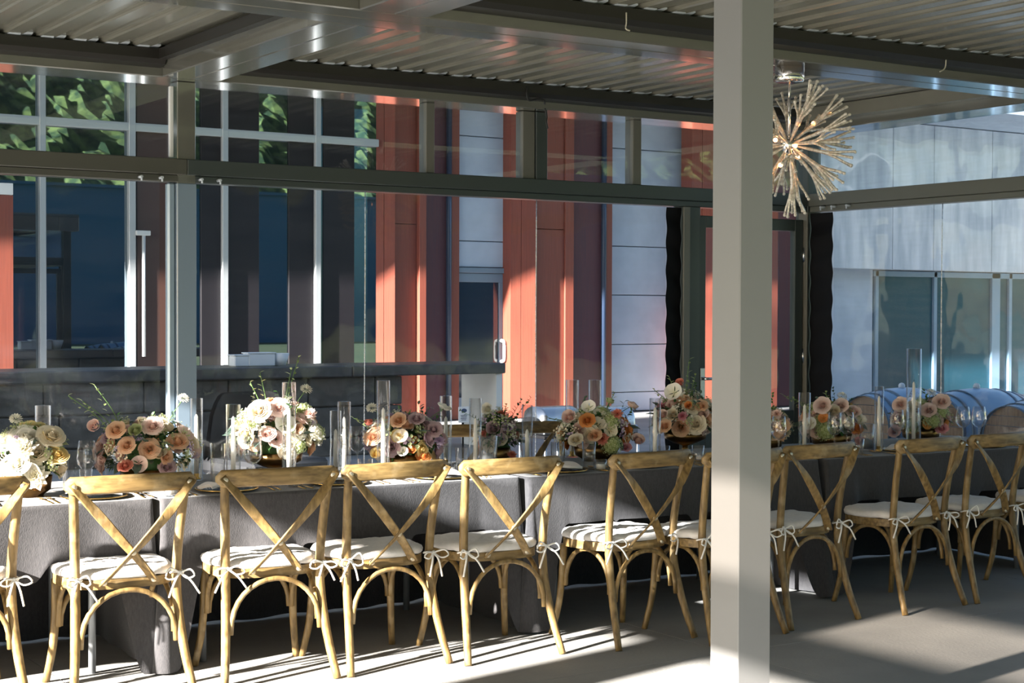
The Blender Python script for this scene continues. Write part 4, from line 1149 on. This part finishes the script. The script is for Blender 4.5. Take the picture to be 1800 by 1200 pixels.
def rose(b, rn, layers=6, closed=1.0):
    for l in range(layers):
        t = (l + 1) / layers
        n = (3, 3, 4, 5, 5, 5, 6, 6, 6)[l]
        rad = 0.05 + 0.83 * t ** 1.25
        hgt = 0.60 - 0.46 * t ** 1.5 * (0.5 + 0.5 * closed)
        op = t ** 2 * closed
        for q in range(n):
            ph = 2 * math.pi * q / n + rn.uniform(-.2, .2) + l * 1.1
            hw = math.pi / n * 1.42; dz = rn.uniform(-.05, .05); sk = 0.20
            def fn(u, v, ph=ph, hw=hw, rad=rad, hgt=hgt, op=op, dz=dz, sk=sk):
                a = ph + (u - 0.5) * 2 * hw
                ed = (abs(u - 0.5) * 2) ** 3
                rim = max(0, v - 0.62) / 0.38
                r = rad * (0.70 + 0.30 * v ** 0.8) * (1 + sk * (u - 0.5)) + op * 0.24 * rim ** 1.5
                z = -0.35 + (hgt + dz + 0.35) * v * (1 - 0.22 * ed) - op * 0.10 * rim ** 2 + 0.02 * math.sin(u * 8 + ph)
                return (r * math.cos(a), r * math.sin(a), z)
            b.grid(fn, 6, 5, att=lambda u, v, t=t: min(1, max(0, (v - .45) / .5) * .8 + .25 * t))
def dahlia(b, rn, n=46, flat=0.45):
    for i in range(n):
        f = (i + 0.5) / n; a = i * 2.39996
        el = R(84) * (1 - f) ** 0.75
        ln = 0.38 + 0.62 * f ** 0.6
        d = Vector((math.cos(a) * math.cos(el), math.sin(a) * math.cos(el), math.sin(el) * (1 - flat * f)))
        s = Vector((-math.sin(a), math.cos(a), 0)); up = d.cross(s) * -1
        w = 0.16 + 0.06 * f
        p0 = d * 0.12; pm = d * ln * 0.62; p1 = d * ln + Vector((0, 0, 0.05))
        vs = [p0, pm + s * w + up * 0.07, p1, pm - s * w + up * 0.07, pm - up * 0.02]
        tn = 0.2 + 0.8 * f
        b.add(vs, [(0, 1, 4), (1, 2, 4), (2, 3, 4), (3, 0, 4)], True, [tn * 0.5, tn, min(1, tn + .2), tn, tn * .8])
def poppy(b, rn, n=6):
    for q in range(n):
        ph = 2 * math.pi * q / n + rn.uniform(-.15, .15); lay = q % 2
        def fn(u, v, ph=ph, lay=lay):
            a = ph + (u - 0.5) * 1.5 * (0.35 + 0.65 * v)
            r = 0.08 + 0.92 * v
            z = 0.45 * v ** 1.8 + 0.05 * lay + 0.06 * math.sin(u * 9 + ph) * v
            return (r * math.cos(a), r * math.sin(a), z - 0.1)
        b.grid(fn, 5, 4, att=lambda u, v: min(1, 0.1 + v))
    for i in range(14):
        a = i * 2.4; r = 0.16 * math.sqrt(i / 14)
        b.ball((r * math.cos(a), r * math.sin(a), 0.08), 0.045, 4, 3)
def hydrangea(b, rn, n=64):
    for i in range(n):
        f = (i + 0.5) / n; z = 1 - 1.45 * f; a = i * 2.39996; r = math.sqrt(max(0, 1 - z * z))
        d = Vector((r * math.cos(a), r * math.sin(a), z)); s = d.orthogonal().normalized(); t = d.cross(s)
        rot = rn.uniform(0, 3)
        c = d * rn.uniform(0.88, 1.02)
        for q in range(4):
            e = s * math.cos(rot + q * math.pi / 2) + t * math.sin(rot + q * math.pi / 2); g2 = d.cross(e)
            b.add([c, c + e * .11 + g2 * .07 + d * .03, c + e * .19 + d * .05, c + e * .11 - g2 * .07 + d * .03], [(0, 1, 2, 3)], True, [.1, .8, 1, .8])
    b.ball((0, 0, 0), 0.82, 8, 6)
def spray(b, rn, n=16):
    for i in range(n):
        d = Vector((rn.gauss(0, .5), rn.gauss(0, .5), rn.uniform(.1, 1))).normalized() * rn.uniform(.55, 1.0)
        b.tube([(0, 0, -0.3), tuple(d * .5), tuple(d)], 0.018, 3, caps=False)
        for q in range(5):
            a = q * 1.2566; e = Vector((math.cos(a), math.sin(a), 0.35)) * 0.17
            f2 = Vector((math.cos(a + .6), math.sin(a + .6), 0.3)) * 0.12; f3 = Vector((math.cos(a - .6), math.sin(a - .6), 0.3)) * 0.12
            b.add([d, d + f2, d + e, d + f3], [(0, 1, 2, 3)], True, [.1, .8, 1, .8])
def scabiosa(b, rn):
    for i in range(60):
        f = (i + .5) / 60; z = 1 - 1.5 * f; a = i * 2.39996; r = math.sqrt(max(0, 1 - z * z))
        d = Vector((r * math.cos(a), r * math.sin(a), z * .75)); s = Vector((-math.sin(a), math.cos(a), 0))
        b.add([d * .35, d * .85 + s * .16, d * rn.uniform(.95, 1.1), d * .85 - s * .16], [(0, 1, 2, 3)], True, [.2, .8, 1, .8])
BL = {}
KINDS = {'rose': lambda b, r: rose(b, r, 7), 'garden_rose': lambda b, r: rose(b, r, 9, 1.15), 'ranunculus': lambda b, r: rose(b, r, 7, 0.35), 'dahlia': lambda b, r: dahlia(b, r), 'poppy': lambda b, r: poppy(b, r), 'hydrangea': lambda b, r: hydrangea(b, r), 'spray_bloom': lambda b, r: spray(b, r), 'scabiosa': lambda b, r: scabiosa(b, r), 'bud': lambda b, r: rose(b, r, 3, 0.1)}
def bloom_mesh(kind, colr):
    k = (kind, colr)
    if k not in BL:
        b = MB(); KINDS[kind](b, random.Random(hash(kind) % 1000 if False else sum(map(ord, kind + colr))))
        BL[k] = b.mesh(kind, PMAT[colr], attr=True)
    return BL[k]
def leaf(b, p, d, up, ln, w):
    d = d.normalized(); s = d.cross(up)
    if s.length < 1e-3: s = d.orthogonal()
    s.normalize(); u = s.cross(d)
    pts = [p, p + d * ln * .3 + s * w * .8 + u * w * .25, p + d * ln * .3 - s * w * .8 + u * w * .25, p + d * ln * .68 + s * w * .7 - u * ln * .05 + u * w * .2, p + d * ln * .68 - s * w * .7 - u * ln * .05 + u * w * .2, p + d * ln - u * ln * .18, p + d * ln * .35 - u * 0.0, p + d * ln * .7 - u * ln * .08]
    b.add(pts, [(0, 1, 6), (0, 6, 2), (1, 3, 7, 6), (6, 7, 4, 2), (3, 5, 7), (7, 5, 4)], True)
def sprig(rn, ln, bend, n=9, lw=0.009, ll=0.028):
    b = MB()
    pts = cat([(0, 0, 0), (bend * .25, 0.01, ln * .5), (bend, 0.02, ln)], 5)
    b.tube(pts, [0.0022 * (1 - .7 * i / (len(pts) - 1)) for i in range(len(pts))], 4, caps=False)
    for i in range(n):
        t = 0.3 + 0.7 * i / (n - 1); p = pts[min(len(pts) - 1, int(t * (len(pts) - 1)))]
        a = rn.uniform(0, 6.3); leaf(b, p, Vector((math.cos(a), math.sin(a), 0.8)), Vector((0, 0, 1)), ll * rn.uniform(.6, 1.1), lw)
    return b
def arrangement(label, px, Y, rx, rz_, topz, pal, nbig, bowl='low', seed=0, extra=(), sprigs=0, ry=None, botz=None, feature=()):
    rn = random.Random(seed)
    X = XY(px, Y)
    t = thing('flower_arrangement', label, 'flowers', (X, Y, TZ), 0, 'flower arrangements along the table')
    top = topz - TZ
    ry = min(rx * 0.85, 0.15)
    bh = 0.09 if bowl == 'low' else 0.13
    rb = min(rx * 0.62, 0.12)
    b = MB()
    if bowl == 'low': b.lathe([(0.0001, 0), (rb * .6, 0), (rb * .62, 0.01), (rb * .92, 0.03), (rb, bh), (rb - .006, bh), (rb * .86, .035), (0.0001, .02)], 28)
    else: b.lathe([(0.0001, 0), (rb * .6, 0), (rb * .55, .008), (.018, .02), (.016, .05), (rb * .55, .065), (rb, .09), (rb * 1.04, bh), (rb * 1.0, bh), (rb * .9, .095), (0.0001, .07)], 28)
    b.build('bowl', BRASSB, t)
    cz = bh + (top - bh) * 0.30
    rzv = top - cz
    # foliage heart
    b = MB()
    for i in range(300):
        a = rn.uniform(0, 2 * math.pi); el = math.asin(rn.uniform(-.45, 1))
        d = Vector((math.cos(a) * math.cos(el), math.sin(a) * math.cos(el), math.sin(el)))
        p = Vector((d.x * rx * .72, d.y * ry * .72, cz + d.z * rzv * .72)) * 1.0
        if p.z < bh * .5: p.z = bh * .5
        dd = (d + Vector((rn.gauss(0, .5), rn.gauss(0, .5), rn.gauss(0, .4)))).normalized()
        leaf(b, p, dd, Vector((0, 0, 1)), rn.uniform(.03, .06), rn.uniform(.009, .017))
    b.lathe([(0.0001, bh * .6), (rb * .9, bh * .7), (rx * .36, cz), (rx * .28, cz + rzv * .3), (0.0001, cz + rzv * .42)], 12)
    f = b.build('foliage', LEAFM, t); f['kind'] = 'stuff'
    # single large leaves
    lm = MB(); leaf(lm, Vector((0, 0, 0)), Vector((1, 0, .25)), Vector((0, 0, 1)), .075, .022); lmesh = lm.mesh('leaf', LEAFD)
    for i in range(16):
        a = rn.uniform(0, 2 * math.pi); el = rn.uniform(-.35, .5)
        d = Vector((math.cos(a) * math.cos(el), math.sin(a) * math.cos(el), math.sin(el)))
        p = Vector((d.x * rx * .8, d.y * ry * .8, max(bh * .7, cz + d.z * rzv * .8)))
        obj('leaf', lmesh, t, p, (rn.uniform(-.6, .6), -el * .6 + rn.uniform(-.4, .8), a), rn.uniform(.7, 1.3))
    # blooms over the dome
    for i in range(nbig):
        fr = (i + .5) / nbig
        z = 1.0 - 1.38 * fr
        a = i * 2.39996 + seed
        r = math.sqrt(max(0.02, 1 - z * z))
        d = Vector((r * math.cos(a), r * math.sin(a), z))
        kind, colr, sz = pal[rn.randrange(len(pal))]
        sz *= rn.uniform(.85, 1.15)
        p = Vector((d.x * (rx - sz * .35), d.y * (ry - sz * .2), cz + d.z * (rzv - sz * .4)))
        if p.z < bh * .8: p.z = bh * .8 + rn.uniform(0, .02)
        nrm = (d + Vector((rn.gauss(0, .22), rn.gauss(0, .22), .15))).normalized()
        q = nrm.to_track_quat('Z', 'Y').to_euler()
        obj(kind, bloom_mesh(kind, colr), t, p, q, sz)
    for i in range(30):
        a = rn.uniform(0, 6.28); el = math.asin(rn.uniform(-.25, 1)); d = Vector((math.cos(a) * math.cos(el), math.sin(a) * math.cos(el), math.sin(el)))
        p = Vector((d.x * rx * .98, d.y * ry * .98, max(bh, cz + d.z * rzv * .98)))
        colr = rn.choice(('white', 'green', 'cream', 'lilac', 'green'))
        obj('spray_bloom', bloom_mesh('spray_bloom', colr), t, p, d.to_track_quat('Z', 'Y').to_euler(), rn.uniform(.022, .036))
    # blooms the picture singles out: (px, py, kind, colour, size)
    for (fx, fy, kind, colr, sz) in feature:
        yy = Y - ry * 0.92
        w_ = atY(fx, fy, yy) - Vector((X, Y, TZ))
        v = -(ray(fx, fy)).normalized(); nrm = (v + Vector((0, 0, .75)) + Vector(((w_.x) / rx * .55 + rn.gauss(0, .12), 0, rn.gauss(0, .15)))).normalized(); sz *= .88
        obj(kind, bloom_mesh(kind, colr), t, w_, nrm.to_track_quat('Z', 'Y').to_euler(), sz)
    # stems that stand out above: (px, py, kind, colour, size)
    for (fx, fy, kind, colr, sz) in extra:
        w_ = atY(fx, fy, Y) - Vector((X, Y, TZ))
        base = Vector((w_.x * .35, rn.uniform(-.03, .03), cz))
        b = MB(); b.tube(cat([base, base.lerp(w_, .5) + Vector((w_.x * -.08, 0, .02)), w_], 5), 0.0022, 5); b.build('flower_stem', STEM, t)
        if kind == 'sprig':
            pts = cat([base, base.lerp(w_, .55), w_], 6); b = MB()
            for i in range(9):
                q = pts[min(len(pts) - 1, 5 + i * (len(pts) - 6) // 8)]; aa = rn.uniform(0, 6.3)
                leaf(b, Vector(q), Vector((math.cos(aa), math.sin(aa), .7)), Vector((0, 0, 1)), rn.uniform(.018, .032), .008)
            o = b.build('sprig_leaves', LEAFL, t); o['kind'] = 'stuff'
        else:
            nrm = Vector((w_.x * 1.2, -.35, .9)).normalized()
            obj(kind, bloom_mesh(kind, colr), t, w_, nrm.to_track_quat('Z', 'Y').to_euler(), sz)
    for i in range(sprigs):
        a = rn.uniform(0, 6.3); 
        o = sprig(rn, rn.uniform(.12, .2), rn.uniform(-.05, .05)).build('sprig', LEAFD if i % 2 else LEAFM, t, (rx * .6 * math.cos(a), ry * .6 * math.sin(a), cz + rzv * .3), (rn.uniform(-.7, .7), rn.uniform(-.8, .8), a))
        o['kind'] = 'stuff'
    return t
A = arrangement
wy = [('dahlia', 'white', .075), ('poppy', 'yellow', .06), ('garden_rose', 'white', .06), ('rose', 'cream', .05), ('spray_bloom', 'green', .05), ('poppy', 'white', .06)]
bl_ = [('rose', 'blush', .042), ('garden_rose', 'peach', .045), ('rose', 'peach', .036), ('ranunculus', 'cream', .040), ('rose', 'mauve', .038), ('spray_bloom', 'cream', .042), ('bud', 'blush', .025), ('spray_bloom', 'lilac', .035), ('poppy', 'blush', .038)]
cr = [('garden_rose', 'cream', .050), ('rose', 'blush', .042), ('hydrangea', 'green', .045), ('spray_bloom', 'white', .045), ('dahlia', 'blush', .042), ('rose', 'peach', .034), ('ranunculus', 'cream', .036), ('spray_bloom', 'green', .045), ('poppy', 'white', .045)]
ap = [('garden_rose', 'peach', .044), ('rose', 'yellow', .036), ('ranunculus', 'orange', .030), ('poppy', 'cream', .040), ('rose', 'mauve', .042), ('spray_bloom', 'green', .045), ('dahlia', 'lilac', .040), ('garden_rose', 'mauve', .044), ('poppy', 'white', .035)]
mv = [('rose', 'mauve', .040), ('spray_bloom', 'lilac', .038), ('dahlia', 'coral', .036), ('poppy', 'cream', .042), ('ranunculus', 'mauve', .034), ('spray_bloom', 'green', .04)]
hy_ = [('rose', 'cream', .042), ('garden_rose', 'orange', .042), ('ranunculus', 'blush', .036), ('hydrangea', 'green', .050), ('rose', 'mauve', .040), ('spray_bloom', 'white', .045), ('poppy', 'cream', .042), ('dahlia', 'coral', .040), ('spray_bloom', 'lilac', .04)]
ft = [('garden_rose', 'cream', .050), ('ranunculus', 'blush', .040), ('rose', 'peach', .042), ('spray_bloom', 'white', .045), ('dahlia', 'pink', .042), ('rose', 'blush', .040), ('spray_bloom', 'green', .045), ('ranunculus', 'cream', .040)]
oc = [('rose', 'blush', .044), ('ranunculus', 'cream', .042), ('poppy', 'orange', .036), ('hydrangea', 'green', .050), ('garden_rose', 'blush', .046), ('spray_bloom', 'green', .045), ('rose', 'coral', .036)]
A('low arrangement of sunlit white and yellow blooms at far left', 52, 6.8, .15, .2, zat(52, 745, 6.8), wy, 26, seed=1,
  feature=((40, 790, 'dahlia', 'white', .085), (90, 765, 'garden_rose', 'cream', .06), (62, 838, 'dahlia', 'white', .08), (28, 815, 'garden_rose', 'white', .06), (100, 800, 'garden_rose', 'yellow', .05)),
  extra=((28, 736, 'scabiosa', 'white', .030), (46, 752, 'sprig', 'green', 0)))
A('broad arrangement of blush and peach roses left of the rear post', 258, 6.84, .235, .2, zat(258, 735, 6.8), bl_, 40, seed=2, sprigs=5, ry=.17,
  feature=((268, 748, 'garden_rose', 'blush', .048), (203, 755, 'garden_rose', 'peach', .045), (222, 782, 'garden_rose', 'peach', .042), (312, 775, 'garden_rose', 'peach', .050), (278, 795, 'ranunculus', 'cream', .044), (294, 820, 'rose', 'mauve', .042), (220, 818, 'rose', 'coral', .036), (165, 748, 'bud', 'blush', .035), (238, 756, 'ranunculus', 'green', .036)),
  extra=((322, 700, 'scabiosa', 'white', .030), (167, 678, 'sprig', 'green', 0), (145, 705, 'sprig', 'green', 0), (120, 695, 'sprig', 'green', 0)))
A('high arrangement of cream, blush and pale green blooms, third from left', 485, 6.88, .205, .2, zat(485, 700, 6.85), cr, 44, seed=3, sprigs=4, bowl='foot',
  feature=((455, 722, 'garden_rose', 'cream', .058), (490, 716, 'garden_rose', 'blush', .048), (470, 762, 'rose', 'blush', .042), (545, 728, 'dahlia', 'blush', .045), (520, 752, 'garden_rose', 'peach', .036), (552, 760, 'hydrangea', 'white', .038), (525, 785, 'hydrangea', 'green', .042), (560, 775, 'spray_bloom', 'white', .045), (425, 745, 'spray_bloom', 'green', .05)),
  extra=((538, 684, 'scabiosa', 'white', .032), (525, 628, 'sprig', 'green', 0), (457, 655, 'sprig', 'green', 0), (512, 650, 'sprig', 'green', 0), (440, 672, 'sprig', 'green', 0)))
A('arrangement of apricot, yellow and mauve roses behind the third whole chair', 712, 6.9, .205, .2, zat(712, 725, 6.88), ap, 42, seed=4, sprigs=4,
  feature=((655, 768, 'garden_rose', 'peach', .046), (700, 738, 'rose', 'peach', .042), (732, 735, 'rose', 'mauve', .042), (762, 754, 'garden_rose', 'mauve', .046), (705, 768, 'poppy', 'cream', .044), (744, 802, 'garden_rose', 'orange', .038), (662, 796, 'ranunculus', 'yellow', .036), (708, 795, 'poppy', 'white', .032), (772, 775, 'dahlia', 'lilac', .044), (728, 773, 'ranunculus', 'orange', .024), (724, 790, 'ranunculus', 'orange', .026)),
  extra=((654, 717, 'scabiosa', 'white', .032), (648, 742, 'bud', 'coral', .024), (622, 735, 'sprig', 'green', 0), (780, 718, 'poppy', 'white', .04)))
A('small loose arrangement of mauve and rust blooms behind the ribbed glass', 876, 6.98, .105, .2, zat(876, 722, 6.95), mv, 24, seed=5, sprigs=3,
  feature=((856, 718, 'ranunculus', 'white', .036), (880, 775, 'poppy', 'cream', .046), (900, 800, 'dahlia', 'coral', .036), (892, 750, 'rose', 'lilac', .032)),
  extra=((890, 712, 'sprig', 'green', 0), (905, 770, 'spray_bloom', 'green', .03)))
A('arrangement of orange roses, cream blooms and pale hydrangea, left of the footed bowl', 1048, 6.88, .215, .2, zat(1048, 722, 6.85), hy_, 44, seed=6, sprigs=4,
  feature=((1032, 738, 'garden_rose', 'orange', .044), (1000, 732, 'ranunculus', 'blush', .044), (1085, 728, 'dahlia', 'coral', .044), (1075, 782, 'hydrangea', 'green', .066), (1045, 764, 'rose', 'peach', .042), (1012, 772, 'rose', 'cream', .042), (1122, 772, 'ranunculus', 'blush', .042), (1092, 750, 'spray_bloom', 'lilac', .048), (1100, 785, 'rose', 'pink', .034), (1035, 716, 'poppy', 'white', .044), (986, 760, 'spray_bloom', 'cream', .045)),
  extra=((1072, 704, 'bud', 'green', .026), (1080, 690, 'sprig', 'green', 0), (1112, 712, 'bud', 'blush', .034), (965, 735, 'sprig', 'green', 0)))
A('high footed arrangement of cream, blush and pink blooms beside the grey post', 1205, 6.92, .185, .2, zat(1200, 690, 6.88), ft, 42, seed=7, sprigs=5, bowl='foot',
  feature=((1222, 745, 'garden_rose', 'cream', .062), (1185, 690, 'poppy', 'white', .058), (1200, 732, 'dahlia', 'pink', .042), (1168, 748, 'rose', 'peach', .042), (1182, 728, 'ranunculus', 'cream', .040), (1210, 712, 'ranunculus', 'orange', .026), (1165, 728, 'ranunculus', 'blush', .034), (1232, 712, 'rose', 'peach', .042), (1195, 672, 'bud', 'coral', .030), (1200, 697, 'spray_bloom', 'white', .05)),
  extra=((1212, 632, 'sprig', 'green', 0), (1176, 662, 'sprig', 'green', 0), (1150, 685, 'sprig', 'green', 0), (1222, 660, 'sprig', 'green', 0)))
A('arrangement of peach blooms peeking out from behind the grey post', 1352, 6.84, .13, .2, zat(1352, 718, 6.8), [('garden_rose', 'peach', .05), ('rose', 'blush', .042), ('dahlia', 'cream', .045), ('spray_bloom', 'green', .045)], 28, seed=8, sprigs=2,
  feature=((1372, 748, 'garden_rose', 'peach', .055), (1366, 728, 'dahlia', 'blush', .044), (1372, 768, 'dahlia', 'peach', .046)))
A('arrangement of blush roses with orange accents and pale hydrangea right of post', 1462, 6.8, .205, .2, zat(1462, 705, 6.75), oc, 40, seed=9, sprigs=4,
  feature=((1445, 712, 'garden_rose', 'blush', .052), (1465, 722, 'ranunculus', 'cream', .046), (1478, 712, 'garden_rose', 'blush', .046), (1500, 722, 'rose', 'blush', .048), (1512, 738, 'poppy', 'white', .042), (1448, 735, 'poppy', 'orange', .036), (1450, 758, 'hydrangea', 'green', .066), (1505, 752, 'garden_rose', 'orange', .042), (1513, 775, 'rose', 'pink', .036), (1425, 745, 'poppy', 'white', .044)),
  extra=((1480, 696, 'scabiosa', 'white', .034), (1452, 690, 'sprig', 'green', 0), (1378, 695, 'sprig', 'green', 0), (1395, 700, 'sprig', 'green', 0)))
A('rightmost arrangement of pale blush roses, pink rose and green hydrangea', 1620, 6.84, .19, .2, zat(1620, 708, 6.7), oc, 36, seed=10, sprigs=3,
  feature=((1582, 710, 'garden_rose', 'blush', .048), (1655, 705, 'garden_rose', 'blush', .054), (1632, 720, 'rose', 'blush', .05), (1605, 715, 'ranunculus', 'cream', .05), (1640, 740, 'hydrangea', 'green', .056), (1655, 752, 'garden_rose', 'pink', .044), (1578, 735, 'dahlia', 'plum', .042), (1572, 758, 'rose', 'mauve', .04)),
  extra=((1637, 690, 'scabiosa', 'white', .034), (1668, 700, 'sprig', 'green', 0)))

# ================================================================== CHANDELIER
c0 = atY(1387, 254, 6.88)
chn = thing('chandelier', 'starburst chandelier of champagne crystal stems with glowing bulbs', 'chandelier', (c0.x, 6.88, c0.z))
zt_ = ZC - c0.z
b = MB(); b.lathe([(0.0001, zt_ - 0.001), (0.085, zt_ - 0.001), (0.085, zt_ - 0.075), (0.08, zt_ - 0.085), (0.0001, zt_ - 0.085)], 28); b.build('ceiling_cup', CHROME, chn)
MB().cyl((0, 0, 0), (0, 0, zt_ - 0.085), 0.009, 10).build('rod', CHROME, chn)
b = MB(); b.ball((0, 0, 0), 0.05, 16, 10); b.build('hub', CHROME, chn)
def arm_mesh(seed):
    rn = random.Random(seed); b = MB()
    b.tube([(0, 0, 0.03), (0, 0, 0.10), (0, 0, 0.18), (0, 0, 0.235), (0, 0, 0.27)], [0.0065, 0.0085, 0.0105, 0.0145, 0.017], 8)
    for k in range(6):
        a = 2 * math.pi * k / 6 + rn.uniform(-.2, .2); sp = rn.uniform(.85, 1.12)
        d = Vector((math.cos(a), math.sin(a), 0))
        p0 = Vector((0, 0, .245)) + d * .008; p1 = Vector((0, 0, .295)) + d * .022; p2 = Vector((0, 0, .342)) + d * .040 * sp; p3 = Vector((0, 0, .382 + rn.uniform(-.008, .008))) + d * .052 * sp
        b.tube(cat([p0, p1, p2, p3], 2), [0.0085, 0.0082, 0.0078, 0.007, 0.0062, 0.0066, 0.0072], 6); b.ball(p3 + Vector((0, 0, .003)), 0.010, 6, 4)
    return b.mesh('crystal_stem', CRYSTAL)
AM = [arm_mesh(s) for s in range(4)]
NA = 30
for i in range(NA):
    z = 1 - 2 * (i + .5) / NA; a = i * 2.39996; r = math.sqrt(1 - z * z)
    d = Vector((r * math.cos(a), r * math.sin(a), z))
    if d.z > 0.93: continue
    obj('crystal_stem', AM[i % 4], chn, (0, 0, 0), d.to_track_quat('Z', 'Y').to_euler(), 1.0 + 0.06 * math.sin(i * 3.1))
b = MB(); b.ball((0, 0, 0), 0.013, 8, 6); BMESH = b.mesh('bulb', BULB)
b = MB(); b.cyl((0, 0, 0.03), (0, 0, 0.135), 0.005, 6); SOCK = b.mesh('bulb_arm', CHROME)
for (px, py) in ((1403, 218), (1430, 217), (1458, 200), (1398, 256), (1363, 246), (1402, 276), (1340, 230), (1372, 290)):
    w_ = atY(px, py, 6.88 - 0.06) - Vector((c0.x, 6.88, c0.z))
    obj('bulb', BMESH, chn, w_)
    o = obj('bulb_arm', SOCK, chn, (0, 0, 0), w_.normalized().to_track_quat('Z', 'Y').to_euler(), (1, 1, max(.2, (w_.length - .01) / .135)))

# ================================================================== SMALL CABLES AT THE ROOF
p = atY(1505 / 3 + 600 if False else 1102, 22, B2a - 0.10)
def cable(label, pts, m, r=0.004):
    b = MB(); b.tube(cat(pts, 6), r, 6)
    return tag(b.build('loose_cable', m), label, 'cable')
q = [atY(x, y, B2a - 0.104) for x, y in ((1101, 22), (1101, 40), (1100, 50), (1107, 54))]; cable('short pale cable hanging at the gutter left of the post', q, CABLEW)
q = [atY(x, y, B2a - 0.104) for x, y in ((1663, 105), (1662, 116), (1659, 122), (1652, 126))]; cable('short pale cable hanging at the gutter right of the chandelier', q, CABLEW)
q = [atY(x, y, WY - 0.272) for x, y in ((927, 152), (926, 165), (930, 176), (945, 174), (955, 176), (958, 184))]; cable('black cable looped over the rear gutter', q, CABLE, .007)
q = [atY(x, y, WY - 0.175) for x, y in ((958, 190), (961, 205), (960, 214), (963, 226))]; cable('black cable end dangling before the red column', q, CABLE, .007)
